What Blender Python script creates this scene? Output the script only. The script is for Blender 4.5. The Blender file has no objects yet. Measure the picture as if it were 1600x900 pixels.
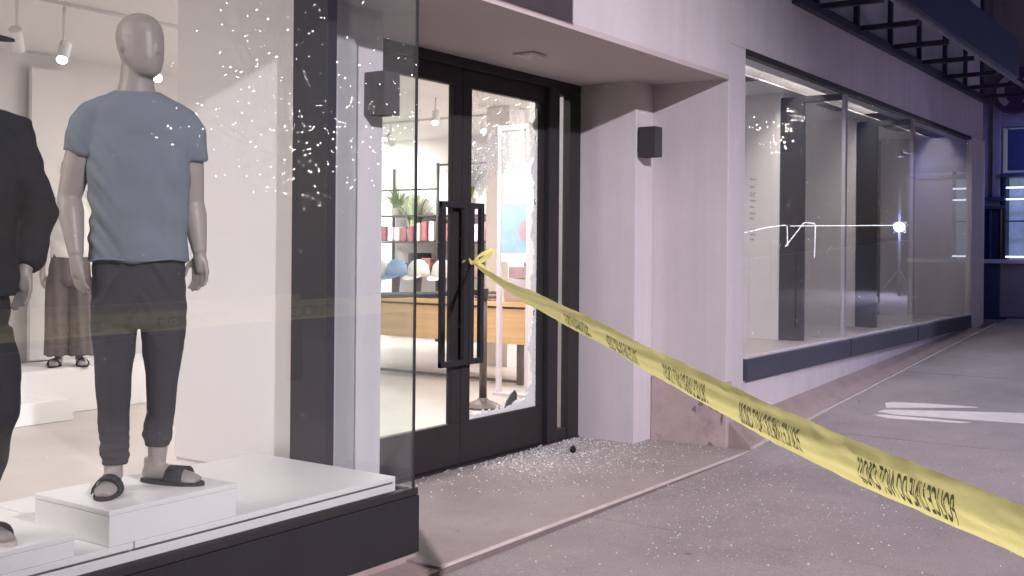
import bpy, bmesh, math, random
from mathutils import Vector, Matrix, noise
random.seed(7)
R = math.radians
sc = bpy.context.scene

# ------------------------------------------------------------------ camera
cam_d = bpy.data.cameras.new('camera')
cam = bpy.data.objects.new('camera', cam_d)
sc.collection.objects.link(cam)
cam_d.sensor_width = 36.0
cam_d.lens = 36.0 * 1700 / 1600
cam_d.shift_y = -62 / 1600
cam_d.clip_start = 0.05
cam_d.clip_end = 400
YAW, ROLL = R(35.0), R(0.5)
fwd = Vector((math.cos(YAW), math.sin(YAW), 0))
q = fwd.to_track_quat('-Z', 'Y')
cam.rotation_mode = 'QUATERNION'
cam.rotation_quaternion = q @ Matrix.Rotation(ROLL, 3, 'Z').to_quaternion()
cam.location = (0, 0, 1.5)
sc.camera = cam

# ------------------------------------------------------------------ night sky, moon
w = bpy.data.worlds.new('World'); sc.world = w; w.use_nodes = True
nt = w.node_tree
bg = nt.nodes['Background']
sky = nt.nodes.new('ShaderNodeTexSky'); sky.sky_type = 'NISHITA'; sky.sun_disc = False
sky.sun_elevation = R(3); sky.sun_rotation = R(200)
tint = nt.nodes.new('ShaderNodeMixRGB'); tint.blend_type = 'MULTIPLY'; tint.inputs[0].default_value = 1
tint.inputs[2].default_value = (0.30, 0.36, 1.0, 1)
nt.links.new(sky.outputs[0], tint.inputs[1]); nt.links.new(tint.outputs[0], bg.inputs[0])
bg.inputs[1].default_value = 0.05
sd = bpy.data.lights.new('moon', 'SUN'); sd.energy = 0.02; sd.angle = R(2); sd.color = (0.7, 0.75, 1)
so = bpy.data.objects.new('moon', sd); sc.collection.objects.link(so)
so.rotation_euler = (R(50), 0, R(-20))

sc.view_settings.view_transform = 'Standard'
sc.view_settings.look = 'None'
sc.view_settings.exposure = 0.42
sc.view_settings.gamma = 1
sc.render.engine = 'CYCLES'
sc.cycles.use_denoising = True
sc.cycles.max_bounces = 7
sc.cycles.diffuse_bounces = 3
sc.cycles.transparent_max_bounces = 24
sc.cycles.caustics_reflective = False
sc.cycles.caustics_refractive = False

# ------------------------------------------------------------------ materials
MATS = {}
SAMPLED = ('fill_panel', 'fill_panel_dim', 'fill_panel_deep', 'fill_panel_soft')
def mat(name, col, rough=0.6, metal=0.0, var=0.0, vscale=3.0, bump=0.0, bscale=60.0, spec=0.5, emit=None, estr=0.0,
        stain=None, sscale=1.0, trans=0.0, stretch=None, speck=0.0, gum=0.0, drip=0.0):
    if name in MATS: return MATS[name]
    m = bpy.data.materials.new(name); m.use_nodes = True
    t = m.node_tree; b = t.nodes['Principled BSDF']
    b.inputs['Base Color'].default_value = (*col, 1)
    b.inputs['Roughness'].default_value = rough
    b.inputs['Metallic'].default_value = metal
    b.inputs['Specular IOR Level'].default_value = spec
    if trans: b.inputs['Transmission Weight'].default_value = trans
    tc = None
    if var or bump or stain or speck:
        tc = t.nodes.new('ShaderNodeNewGeometry')
        src = tc.outputs['Position']
        if stretch:
            mp = t.nodes.new('ShaderNodeMapping'); mp.inputs['Scale'].default_value = stretch
            t.links.new(src, mp.inputs['Vector']); src = mp.outputs[0]
    last = None
    if var:
        n = t.nodes.new('ShaderNodeTexNoise'); n.inputs['Scale'].default_value = vscale
        n.inputs['Detail'].default_value = 8; n.inputs['Roughness'].default_value = 0.65
        t.links.new(src, n.inputs['Vector'])
        cr = t.nodes.new('ShaderNodeValToRGB')
        cr.color_ramp.elements[0].position = 0.25; cr.color_ramp.elements[1].position = 0.75
        cr.color_ramp.elements[0].color = tuple(c * (1 - var) for c in col) + (1,)
        cr.color_ramp.elements[1].color = tuple(min(1, c * (1 + var)) for c in col) + (1,)
        t.links.new(n.outputs[0], cr.inputs[0]); last = cr.outputs[0]
    if stain:
        n = t.nodes.new('ShaderNodeTexNoise'); n.inputs['Scale'].default_value = sscale
        n.inputs['Detail'].default_value = 10; n.inputs['Roughness'].default_value = 0.75
        t.links.new(src, n.inputs['Vector'])
        cr = t.nodes.new('ShaderNodeValToRGB')
        cr.color_ramp.elements[0].position = 0.52; cr.color_ramp.elements[1].position = 0.72
        cr.color_ramp.elements[0].color = (0, 0, 0, 1); cr.color_ramp.elements[1].color = (0.8, 0.8, 0.8, 1)
        t.links.new(n.outputs[0], cr.inputs[0])
        mx = t.nodes.new('ShaderNodeMixRGB'); mx.inputs[2].default_value = (*stain, 1)
        t.links.new(cr.outputs[0], mx.inputs[0])
        if last: t.links.new(last, mx.inputs[1])
        else: mx.inputs[1].default_value = (*col, 1)
        last = mx.outputs[0]
    def mult(fac_socket, lo):
        nonlocal last
        mr = t.nodes.new('ShaderNodeMapRange'); mr.inputs[3].default_value = lo; mr.inputs[4].default_value = 2 - lo if lo > .8 else 1.0
        t.links.new(fac_socket, mr.inputs[0])
        mm_ = t.nodes.new('ShaderNodeVectorMath'); mm_.operation = 'MULTIPLY'
        t.links.new(last, mm_.inputs[0]); t.links.new(mr.outputs[0], mm_.inputs[1]); last = mm_.outputs[0]
        return mr
    if speck:
        n = t.nodes.new('ShaderNodeTexNoise'); n.inputs['Scale'].default_value = 130; n.inputs['Detail'].default_value = 3
        t.links.new(src, n.inputs['Vector']); r_ = mult(n.outputs[0], 1 - speck); r_.inputs[1].default_value = .3; r_.inputs[2].default_value = .7; r_.inputs[4].default_value = 1 + speck
    if gum:
        vo = t.nodes.new('ShaderNodeTexVoronoi'); vo.inputs['Scale'].default_value = gum; vo.inputs['Randomness'].default_value = 1.0
        t.links.new(src, vo.inputs['Vector']); r_ = mult(vo.outputs['Distance'], .62); r_.inputs[1].default_value = .035; r_.inputs[2].default_value = .06; r_.inputs[4].default_value = 1.0
    if drip:
        mp2 = t.nodes.new('ShaderNodeMapping'); mp2.inputs['Scale'].default_value = (7, 7, .35)
        t.links.new(tc.outputs['Position'], mp2.inputs['Vector'])
        n = t.nodes.new('ShaderNodeTexNoise'); n.inputs['Scale'].default_value = 1; n.inputs['Detail'].default_value = 7
        t.links.new(mp2.outputs[0], n.inputs['Vector']); r_ = mult(n.outputs[0], 1 - drip); r_.inputs[1].default_value = .3; r_.inputs[2].default_value = .7; r_.inputs[4].default_value = 1 + drip
    if last: t.links.new(last, b.inputs['Base Color'])
    if bump:
        n = t.nodes.new('ShaderNodeTexNoise'); n.inputs['Scale'].default_value = bscale; n.inputs['Detail'].default_value = 6
        t.links.new(src, n.inputs['Vector'])
        bp = t.nodes.new('ShaderNodeBump'); bp.inputs['Strength'].default_value = bump; bp.inputs['Distance'].default_value = 0.01
        t.links.new(n.outputs[0], bp.inputs['Height']); t.links.new(bp.outputs[0], b.inputs['Normal'])
    if emit:
        b.inputs['Emission Color'].default_value = (*emit, 1); b.inputs['Emission Strength'].default_value = estr
    if emit and name not in SAMPLED and not name.startswith('strip_'): m.cycles.emission_sampling = 'NONE'
    MATS[name] = m
    return m

def glass_mat(name, tint=(0.97, 0.99, 0.985), f0=0.045, haze=0.0, gain=1.0):
    m = bpy.data.materials.new(name); m.use_nodes = True
    t = m.node_tree; t.nodes.clear()
    out = t.nodes.new('ShaderNodeOutputMaterial')
    tr = t.nodes.new('ShaderNodeBsdfTransparent'); tr.inputs[0].default_value = (*tint, 1)
    gl = t.nodes.new('ShaderNodeBsdfGlossy'); gl.inputs['Roughness'].default_value = 0.0
    lw = t.nodes.new('ShaderNodeLayerWeight'); lw.inputs[0].default_value = 0.5
    pw = t.nodes.new('ShaderNodeMath'); pw.operation = 'POWER'; pw.inputs[1].default_value = 5
    ma = t.nodes.new('ShaderNodeMath'); ma.operation = 'MULTIPLY_ADD'; ma.inputs[1].default_value = 0.95 * gain; ma.inputs[2].default_value = f0
    t.links.new(lw.outputs['Facing'], pw.inputs[0]); t.links.new(pw.outputs[0], ma.inputs[0])
    mx = t.nodes.new('ShaderNodeMixShader')
    t.links.new(ma.outputs[0], mx.inputs[0]); t.links.new(tr.outputs[0], mx.inputs[1]); t.links.new(gl.outputs[0], mx.inputs[2])
    last = mx.outputs[0]
    if haze:
        df = t.nodes.new('ShaderNodeBsdfDiffuse'); df.inputs[0].default_value = (0.75, 0.75, 0.76, 1)
        m2 = t.nodes.new('ShaderNodeMixShader'); m2.inputs[0].default_value = haze
        t.links.new(last, m2.inputs[1]); t.links.new(df.outputs[0], m2.inputs[2]); last = m2.outputs[0]
    t.links.new(last, out.inputs[0])
    MATS[name] = m
    return m

M_plaster = mat('plaster', (0.60, 0.57, 0.60), 0.85, var=0.06, vscale=1.3, bump=0.25, bscale=150, spec=0.2, speck=0.04, drip=0.05)
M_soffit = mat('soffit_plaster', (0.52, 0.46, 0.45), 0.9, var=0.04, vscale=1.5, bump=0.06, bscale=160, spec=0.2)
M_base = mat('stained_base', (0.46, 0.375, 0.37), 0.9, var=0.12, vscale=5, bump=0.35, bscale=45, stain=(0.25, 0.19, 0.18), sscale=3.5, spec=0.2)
M_brown = mat('plinth_mortar', (0.34, 0.27, 0.25), 0.9, var=0.14, vscale=4, bump=0.3, bscale=60, stain=(0.2, 0.16, 0.15), sscale=2.5)
M_frame = mat('dark_metal', (0.022, 0.022, 0.026), 0.55, var=0.15, vscale=6, spec=0.3)
M_bronze = mat('bronze_metal', (0.03, 0.027, 0.028), 0.6, spec=0.25, var=0.12, vscale=5)
M_sill = mat('sill_metal', (0.055, 0.06, 0.085), 0.5, var=0.12, vscale=4)
M_white = mat('white_interior', (0.80, 0.77, 0.76), 0.7, var=0.015, vscale=0.8, spec=0.3)
M_ceil = mat('white_ceiling', (0.80, 0.78, 0.77), 0.85, var=0.01, vscale=0.6, spec=0.2)
M_floor = mat('polished_concrete', (0.52, 0.47, 0.44), 0.35, var=0.13, vscale=1.4, bump=0.03, bscale=20)
M_plat = mat('platform_laminate', (0.74, 0.71, 0.70), 0.45, var=0.02, vscale=1.0)
M_podium = mat('white_podium', (0.85, 0.83, 0.82), 0.5, var=0.02, vscale=2)
M_slab = mat('concrete_slab', (0.325, 0.285, 0.285), 0.85, var=0.18, vscale=1.1, speck=0.22, gum=2.2, bump=0.5, bscale=70, stain=(0.24, 0.2, 0.2), sscale=0.8)
M_slabB = mat('concrete_recess', (0.35, 0.30, 0.29), 0.85, speck=0.2, gum=3.0, var=0.15, vscale=1.6, bump=0.3, bscale=80, stain=(0.25, 0.21, 0.2), sscale=1.4)
M_joint = mat('joint_dark', (0.2, 0.17, 0.165), 0.95, var=0.2, vscale=5)
M_nose = mat('pale_nosing', (0.58, 0.51, 0.49), 0.8, var=0.18, vscale=9, bump=0.3, bscale=70)
M_road = mat('asphalt', (0.05, 0.05, 0.052), 0.9, var=0.2, vscale=4, bump=0.4, bscale=90)
M_streak = mat('painted_light', (0.74, 0.68, 0.66), 0.8, var=0.12, vscale=9, bump=0.2, bscale=70)
M_skin = mat('mannequin_shell', (0.33, 0.285, 0.26), 0.45, var=0.02, vscale=2)
M_tee = mat('blue_grey_jersey', (0.18, 0.207, 0.24), 0.9, var=0.05, vscale=14, bump=0.15, bscale=420, spec=0.15)
M_black = mat('black_fabric', (0.02, 0.02, 0.022), 0.85, var=0.2, vscale=10, bump=0.15, bscale=300, spec=0.25)
M_charcoal = mat('charcoal_fabric', (0.045, 0.043, 0.047), 0.85, var=0.12, vscale=10, bump=0.15, bscale=300, spec=0.2)
M_grey = mat('grey_fabric', (0.16, 0.135, 0.13), 0.9, var=0.1, vscale=8, bump=0.15, bscale=200, spec=0.15)
M_sandal = mat('sandal_rubber', (0.05, 0.035, 0.03), 0.6, var=0.1, vscale=10)
M_sole = mat('pale_sole', (0.5, 0.44, 0.4), 0.6, var=0.1, vscale=10)
M_wood = mat('oak', (0.70, 0.47, 0.24), 0.5, var=0.16, vscale=5, stretch=(1.0, 0.25, 6.0))
M_leg = mat('grey_steel', (0.12, 0.11, 0.105), 0.45, metal=0.3, var=0.08, vscale=5)
M_blackmetal = mat('black_steel', (0.025, 0.024, 0.024), 0.45, var=0.1, vscale=8)
M_stan = mat('stanchion_steel', (0.10, 0.078, 0.072), 0.45, metal=0.2, var=0.12, vscale=8)
M_capw = mat('cap_white', (0.85, 0.83, 0.8), 0.85, var=0.04, vscale=10, spec=0.2)
M_capb = mat('cap_blue', (0.33, 0.47, 0.75), 0.85, var=0.05, vscale=10, spec=0.2)
M_red = mat('red_knit', (0.22, 0.08, 0.09), 0.9, var=0.12, vscale=12, spec=0.2)
M_pink = mat('pink_knit', (0.52, 0.37, 0.37), 0.9, var=0.12, vscale=12, spec=0.2)
M_leaf = mat('grass_leaf', (0.13, 0.21, 0.06), 0.6, var=0.35, vscale=9)
M_leaf2 = mat('pale_leaf', (0.33, 0.38, 0.24), 0.7, var=0.3, vscale=9)
M_pot = mat('grey_pot', (0.30, 0.26, 0.23), 0.7, var=0.1, vscale=9)
M_tape = None
M_ink = mat('tape_ink', (0.19, 0.18, 0.08), 0.5, var=0.1, vscale=40)
M_navy = mat('navy_canopy', (0.03, 0.03, 0.085), 0.6, var=0.12, vscale=3)
M_grid = mat('canopy_steel', (0.02, 0.021, 0.05), 0.5, var=0.1, vscale=5)
M_nwall = mat('neighbour_stone', (0.25, 0.215, 0.24), 0.8, var=0.12, vscale=2.5, bump=0.2, bscale=50)
M_nblue = mat('blue_panel', (0.045, 0.055, 0.13), 0.35, var=0.15, vscale=2.5)
M_nglass = mat('dark_window', (0.02, 0.028, 0.07), 0.08, var=0.1, vscale=2.0)
M_sign = mat('purple_sign', (0.085, 0.035, 0.12), 0.5, var=0.1, vscale=5)
M_signp = mat('pale_sign', (0.42, 0.38, 0.45), 0.6, var=0.08, vscale=5)
M_bark = mat('bark', (0.05, 0.04, 0.035), 0.9, var=0.3, vscale=12, bump=0.5, bscale=40)
M_crumb = mat('glass_crumb', (0.78, 0.82, 0.81), 0.15, var=0.15, vscale=60, spec=0.9)
M_crumb2 = mat('glass_crumb_clear', (0.46, 0.46, 0.455), 0.06, var=0.25, vscale=90, spec=1.0)
M_lens = mat('lamp_lens', (0.9, 0.9, 0.9), 0.4, emit=(1, 0.94, 0.88), estr=14)
M_panel = mat('fill_panel', (0.9, 0.9, 0.9), 0.4, emit=(1.0, 0.93, 0.90), estr=8.5)
M_panelsoft = mat('fill_panel_soft', (0.9, 0.9, 0.9), 0.4, emit=(1.0, 0.93, 0.90), estr=9.5)
M_paneldeep = mat('fill_panel_deep', (0.9, 0.9, 0.9), 0.4, emit=(1.0, 0.94, 0.91), estr=12)
M_panel2 = mat('fill_panel_dim', (0.9, 0.9, 0.9), 0.4, emit=(1.0, 0.93, 0.89), estr=2.2)
M_bulb = mat('string_bulb', (0.9, 0.9, 0.9), 0.4, emit=(1.0, 0.90, 0.80), estr=220)
M_rope = mat('rope_light', (0.9, 0.9, 0.9), 0.4, emit=(0.92, 0.94, 1.0), estr=5)
M_led = mat('led_strip', (0.9, 0.9, 0.9), 0.4, emit=(0.75, 0.85, 1.0), estr=1.6)
M_ledwall = mat('backlit_curtain', (0.6, 0.65, 0.7), 0.6, var=0.2, vscale=14, emit=(0.35, 0.55, 0.9), estr=0.13)
M_flood = mat('flood_lens', (0.9, 0.9, 0.9), 0.4, emit=(0.85, 0.92, 1.0), estr=80)
M_streetlens = mat('street_lens', (0.9, 0.9, 0.9), 0.4, emit=(1.0, 0.9, 0.82), estr=20)
M_post_blue = mat('poster_blue', (0.34, 0.52, 0.78), 0.6, var=0.25, vscale=3)
M_post_pink = mat('poster_pink', (0.55, 0.34, 0.42), 0.6, var=0.2, vscale=4)
M_vinyl = mat('vinyl_grey', (0.33, 0.31, 0.33), 0.6, var=0.05, vscale=20)
M_lav = mat('lavender_panel', (0.62, 0.57, 0.62), 0.5, var=0.03, vscale=3)
M_shard = mat('dark_shard', (0.10, 0.10, 0.105), 0.4, var=0.1, vscale=6)
M_board = mat('print_board', (0.55, 0.36, 0.35), 0.7, var=0.1, vscale=5)
M_glass = glass_mat('shop_glass', haze=0.012)
M_glass2 = glass_mat('window_glass', tint=(0.94, 0.95, 0.96), f0=0.06, haze=0.045)
M_crack = glass_mat('cracked_glass', haze=0.07)
M_crack2 = glass_mat('crazed_glass', haze=0.24)
M_acryl = glass_mat('acrylic', haze=0.3)

def tape_mat():
    m = bpy.data.materials.new('yellow_tape'); m.use_nodes = True
    t = m.node_tree; b = t.nodes['Principled BSDF']
    b.inputs['Base Color'].default_value = (0.90, 0.88, 0.38, 1); b.inputs['Roughness'].default_value = 0.55; b.inputs['Specular IOR Level'].default_value = 0.3
    g = t.nodes.new('ShaderNodeNewGeometry')
    n = t.nodes.new('ShaderNodeTexNoise'); n.inputs['Scale'].default_value = 9; n.inputs['Detail'].default_value = 4
    t.links.new(g.outputs['Position'], n.inputs['Vector'])
    bp = t.nodes.new('ShaderNodeBump'); bp.inputs['Strength'].default_value = 0.3; bp.inputs['Distance'].default_value = 0.02
    t.links.new(n.outputs[0], bp.inputs['Height']); t.links.new(bp.outputs[0], b.inputs['Normal'])
    tl = t.nodes.new('ShaderNodeBsdfTranslucent'); tl.inputs[0].default_value = (0.93, 0.88, 0.34, 1)
    mx = t.nodes.new('ShaderNodeMixShader'); mx.inputs[0].default_value = 0.5
    t.links.new(b.outputs[0], mx.inputs[1]); t.links.new(tl.outputs[0], mx.inputs[2])
    t.links.new(mx.outputs[0], t.nodes['Material Output'].inputs[0])
    return m
M_tape = tape_mat()

# ------------------------------------------------------------------ helpers
COL = sc.collection
def tag(o, label=None, cat=None, group=None, kind=None):
    if label: o['label'] = label
    if cat: o['category'] = cat
    if group: o['group'] = group
    if kind: o['kind'] = kind
    return o
def empty(name, loc, label=None, cat=None, group=None, kind=None, rz=0.0):
    o = bpy.data.objects.new(name, None); COL.objects.link(o)
    o.location = loc; o.rotation_euler = (0, 0, rz); o.empty_display_size = 0.1
    return tag(o, label, cat, group, kind)
def link_mesh(name, me, material, parent=None, world=True):
    o = bpy.data.objects.new(name, me); COL.objects.link(o)
    if material and len(me.materials) == 0: me.materials.append(material)
    if parent:
        o.parent = parent
        if world:   # mesh is given in world coordinates
            lc = Matrix.Translation(parent_loc(parent)) @ Matrix.Rotation(parent_rz(parent), 4, 'Z')
            o.matrix_parent_inverse = lc.inverted()
    return o
def parent_loc(p):
    v = Vector(p.location)
    return v
def parent_rz(p): return p.rotation_euler.z

class MB:
    """collects shapes in one bmesh"""
    def __init__(s): s.bm = bmesh.new()
    def box(s, x0, x1, y0, y1, z0, z1, bev=0.0):
        vs = [s.bm.verts.new((x, y, z)) for x in (x0, x1) for y in (y0, y1) for z in (z0, z1)]
        fs = [(0, 1, 3, 2), (4, 6, 7, 5), (0, 4, 5, 1), (2, 3, 7, 6), (0, 2, 6, 4), (1, 5, 7, 3)]
        F = [s.bm.faces.new([vs[i] for i in f]) for f in fs]
        if bev > 0:
            es = list({e for f in F for e in f.edges})
            bmesh.ops.bevel(s.bm, geom=es, offset=bev, segments=2, affect='EDGES', profile=0.5)
        return s
    def tube(s, pts, radii, n=12, cap=True):
        pts = [Vector(p) for p in pts]
        rr = [(r, r) if not isinstance(r, (tuple, list)) else r for r in radii] if isinstance(radii, (list, tuple)) else [(radii, radii)] * len(pts)
        rings = []; prev = None
        for i, p in enumerate(pts):
            a = pts[max(i - 1, 0)]; b = pts[min(i + 1, len(pts) - 1)]
            tan = (b - a)
            tan = tan.normalized() if tan.length > 1e-9 else Vector((0, 0, 1))
            if prev is None:
                ref = Vector((1, 0, 0)) if abs(tan.x) < 0.8 else Vector((0, 1, 0))
            else: ref = prev
            u = (ref - tan * ref.dot(tan)).normalized(); v = tan.cross(u); prev = u
            rings.append([s.bm.verts.new(p + u * math.cos(2 * math.pi * k / n) * rr[i][0] + v * math.sin(2 * math.pi * k / n) * rr[i][1]) for k in range(n)])
        for a, b in zip(rings, rings[1:]):
            for k in range(n): s.bm.faces.new((a[k], a[(k + 1) % n], b[(k + 1) % n], b[k]))
        if cap:
            s.bm.faces.new(rings[0][::-1]); s.bm.faces.new(rings[-1])
        return s
    def rings(s, lst, n=24, power=2.0):
        """horizontal elliptical sections: (z, cx, cy, rx, ry[, rot])"""
        prev = None; first = None
        for it in lst:
            z, cx, cy, rx, ry = it[:5]; rot = it[5] if len(it) > 5 else 0
            ring = []
            for k in range(n):
                a = 2 * math.pi * k / n
                c, q_ = math.cos(a), math.sin(a)
                x = rx * math.copysign(abs(c) ** (2 / power), c); y = ry * math.copysign(abs(q_) ** (2 / power), q_)
                ring.append(s.bm.verts.new((cx + x * math.cos(rot) - y * math.sin(rot), cy + x * math.sin(rot) + y * math.cos(rot), z)))
            if prev:
                for k in range(n): s.bm.faces.new((prev[k], prev[(k + 1) % n], ring[(k + 1) % n], ring[k]))
            else: first = ring
            prev = ring
        s.bm.faces.new(first[::-1]); s.bm.faces.new(prev)
        return s
    def ball(s, c, r, u=12, v=8):
        rx, ry, rz = r if isinstance(r, (tuple, list)) else (r, r, r)
        bmesh.ops.create_uvsphere(s.bm, u_segments=u, v_segments=v, radius=1,
            matrix=Matrix.Translation(c) @ Matrix.Diagonal((rx, ry, rz, 1)))
        return s
    def poly(s, pts2, fn, th):
        """extruded polygon: fn(a,b,k) -> xyz"""
        A = [s.bm.verts.new(fn(a, b, 0)) for a, b in pts2]; B = [s.bm.verts.new(fn(a, b, th)) for a, b in pts2]
        s.bm.faces.new(A[::-1]); s.bm.faces.new(B)
        n = len(A)
        for k in range(n): s.bm.faces.new((A[k], A[(k + 1) % n], B[(k + 1) % n], B[k]))
        return s
    def mesh(s, name, smooth=False):
        bmesh.ops.recalc_face_normals(s.bm, faces=s.bm.faces)
        me = bpy.data.meshes.new(name); s.bm.to_mesh(me); s.bm.free()
        if smooth: me.polygons.foreach_set('use_smooth', [True] * len(me.polygons))
        return me
    def build(s, name, material, parent=None, smooth=False, world=True, **kw):
        me = s.mesh(name, smooth)
        o = link_mesh(name, me, material, parent, world)
        return tag(o, **kw)

def box(name, dims, material, parent=None, bev=0.0, **kw):
    return MB().box(*dims, bev=bev).build(name, material, parent, **kw)

def remesh(mb, voxel, smooth_it=6, fold=None):
    """fuse overlapping closed shapes into one continuous surface"""
    me = mb.mesh('tmp')
    o = bpy.data.objects.new('tmp', me); COL.objects.link(o)
    m = o.modifiers.new('r', 'REMESH'); m.mode = 'VOXEL'; m.voxel_size = voxel; m.use_smooth_shade = True
    if smooth_it:
        m2 = o.modifiers.new('s', 'SMOOTH'); m2.iterations = smooth_it; m2.factor = 0.5
    dg = bpy.context.evaluated_depsgraph_get(); dg.update()
    out = bpy.data.meshes.new_from_object(o.evaluated_get(dg), depsgraph=dg)
    bpy.data.objects.remove(o); bpy.data.meshes.remove(me)
    if fold:
        nrm = [v.normal.copy() for v in out.vertices]
        for v, n_ in zip(out.vertices, nrm): v.co += n_ * fold(v.co)
    out.polygons.foreach_set('use_smooth', [True] * len(out.polygons))
    return out

# ------------------------------------------------------------------ ground
GX = [(-60, -1.4), (-5, -0.16), (0, -0.065), (4.1, -0.035), (7.2, -0.012), (9.05, 0.085), (12.8, 0.30), (15, 0.42), (18, 0.58), (60, 2.4)]
def zg(x):
    for (a, za), (b, zb) in zip(GX, GX[1:]):
        if x <= b: return za + (zb - za) * (x - a) / (b - a)
    return GX[-1][1]
def sheet(name, x0, x1, y0, y1, dz, th, material, parent=None, nx=10, **kw):
    bm = bmesh.new(); top = []; bot = []
    for i in range(nx + 1):
        x = x0 + (x1 - x0) * i / nx; z = zg(x) + dz
        top.append((bm.verts.new((x, y0, z)), bm.verts.new((x, y1, z))))
        bot.append((bm.verts.new((x, y0, z - th)), bm.verts.new((x, y1, z - th))))
    for i in range(nx):
        bm.faces.new((top[i][0], top[i + 1][0], top[i + 1][1], top[i][1]))
        bm.faces.new((top[i][0], bot[i][0], bot[i + 1][0], top[i + 1][0]))
        bm.faces.new((top[i][1], top[i + 1][1], bot[i + 1][1], bot[i][1]))
    bm.faces.new((top[0][0], top[0][1], bot[0][1], bot[0][0])); bm.faces.new((top[-1][0], bot[-1][0], bot[-1][1], top[-1][1]))
    bmesh.ops.recalc_face_normals(bm, faces=bm.faces)
    me = bpy.data.meshes.new(name); bm.to_mesh(me); bm.free()
    return tag(link_mesh(name, me, material, parent), **kw)

sheet('road', -60, 60, -70, -7.2, -0.16, 0.2, M_road, nx=60, kind='structure')
ground = sheet('sidewalk', -60, 60, -7.05, 3.6, -0.02, 0.3, M_joint, nx=120, kind='structure')
sheet('kerb', -60, 60, -7.2, -7.05, -0.003, 0.3, M_nose, nx=60, kind='structure')
xs = [-7.45, -4.25, -1.05, 2.15, 5.35, 8.55, 11.75, 14.95, 18.15, 21.35]
ys = [-6.9, -4.4, -1.85, 0.68, 3.185]
for i in range(len(xs) - 1):
    for j in range(len(ys) - 1):
        sheet('paving_slab', xs[i] + 0.006, xs[i + 1] - 0.006, ys[j] + 0.006, ys[j + 1] - 0.006, 0, 0.019, M_slab, ground, nx=10)
# pale strip of mortar between slabs and shop plinth
sheet('edge_strip', 7.74, 16.5, 3.188, 3.215, 0.006, 0.06, M_nose, ground, nx=20)
# cast light put in as pale flat streaks on the pavement
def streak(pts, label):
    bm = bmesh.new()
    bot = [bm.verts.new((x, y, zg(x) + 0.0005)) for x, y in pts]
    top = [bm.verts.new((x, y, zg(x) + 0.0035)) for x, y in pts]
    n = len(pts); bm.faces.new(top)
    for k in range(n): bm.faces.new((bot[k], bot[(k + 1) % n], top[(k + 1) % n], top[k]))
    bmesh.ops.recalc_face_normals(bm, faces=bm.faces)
    me = bpy.data.meshes.new('painted_light_streak'); bm.to_mesh(me); bm.free()
    o = link_mesh('painted_light_streak', me, M_streak); tag(o, label, 'light_streak', 'painted light streaks on the pavement')
streak([(9.947, 2.854), (10.017, 2.817), (10.095, 2.476), (10.124, 2.108), (10.095, 2.102), (9.735, 2.782)], 'short painted light streak on the pavement, farthest of the three')
streak([(9.532, 2.801), (9.645, 2.768), (9.863, 2.208), (10.161, 1.361), (9.627, 1.29), (9.594, 1.657), (9.478, 2.639)], 'long broad painted light streak on the pavement running out of the picture')
streak([(9.37, 2.785), (9.429, 2.732), (9.443, 2.015), (9.382, 2.076), (9.296, 2.641)], 'thin painted light streak on the pavement, nearest of the three')

# ------------------------------------------------------------------ storefront building
ZS, YF, YD, ZT = 2.80, 3.40, 4.60, 3.08
B = empty('storefront_building', (6.0, YF, 0), 'pale plaster shop front with recessed glass doors and lit display windows', 'building')
# outer walls
box('facade_wall', (-1.0, 4.05, YF, 3.7, ZT, 6.5), M_plaster, B)
box('facade_wall', (4.05, 7.72, YF, 3.7, ZS + 0.001, 6.5), M_plaster, B, bev=0.004)
box('facade_wall', (7.72, 16.5, YF, 3.7, ZT, 6.5), M_plaster, B)
box('pier', (7.71, 8.03, YF, 4.6, -0.25, ZT), M_plaster, B, bev=0.006)
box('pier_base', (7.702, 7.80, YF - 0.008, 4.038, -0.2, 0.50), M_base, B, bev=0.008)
box('facade_wall', (8.03, 15.72, YF, 3.7, -0.2, 0.475), M_plaster, B)
box('end_pilaster', (15.72, 16.5, YF - 0.03, 4.6, 0.0, ZT), M_plaster, B, bev=0.006)
box('pilaster', (7.43, 7.709, 4.04, 4.78, -0.05, ZS + 0.03), M_plaster, B, bev=0.005)
box('pilaster', (4.055, 4.52, 4.045, 4.78, -0.05, ZS + 0.03), M_plaster, B, bev=0.005)
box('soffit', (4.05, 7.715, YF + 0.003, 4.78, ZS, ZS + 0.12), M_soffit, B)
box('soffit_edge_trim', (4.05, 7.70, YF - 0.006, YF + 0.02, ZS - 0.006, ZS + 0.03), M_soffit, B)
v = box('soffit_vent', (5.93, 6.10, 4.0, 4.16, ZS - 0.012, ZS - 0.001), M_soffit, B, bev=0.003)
for k in range(4): box('vent_slat', (5.945, 6.085, 4.018 + k * 0.034, 4.034 + k * 0.034, ZS - 0.018, ZS - 0.0125), M_ceil, v)
# sloped mortar plinth along the base of the window wall
bm = bmesh.new(); rows = []
for i in range(25):
    x = 7.74 + (15.72 - 7.74) * i / 24
    zt = 0.185 + (x - 7.74) * 0.0385 if x > 8 else 0.19
    rows.append([bm.verts.new(p) for p in ((x, 3.216, zg(x) - 0.05), (x, 3.216, zg(x) + 0.012), (x, 3.395, max(zt, zg(x) + 0.02)), (x, 3.45, max(zt, zg(x) + 0.02)), (x, 3.45, zg(x) - 0.05))])
for a, b in zip(rows, rows[1:]):
    for k in range(5): bm.faces.new((a[k], a[(k + 1) % 5], b[(k + 1) % 5], b[k]))
bm.faces.new(rows[0]); bm.faces.new(rows[-1][::-1]); bmesh.ops.recalc_face_normals(bm, faces=bm.faces)
me = bpy.data.meshes.new('sloped_plinth'); bm.to_mesh(me); bm.free(); link_mesh('sloped_plinth', me, M_brown, B)
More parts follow.
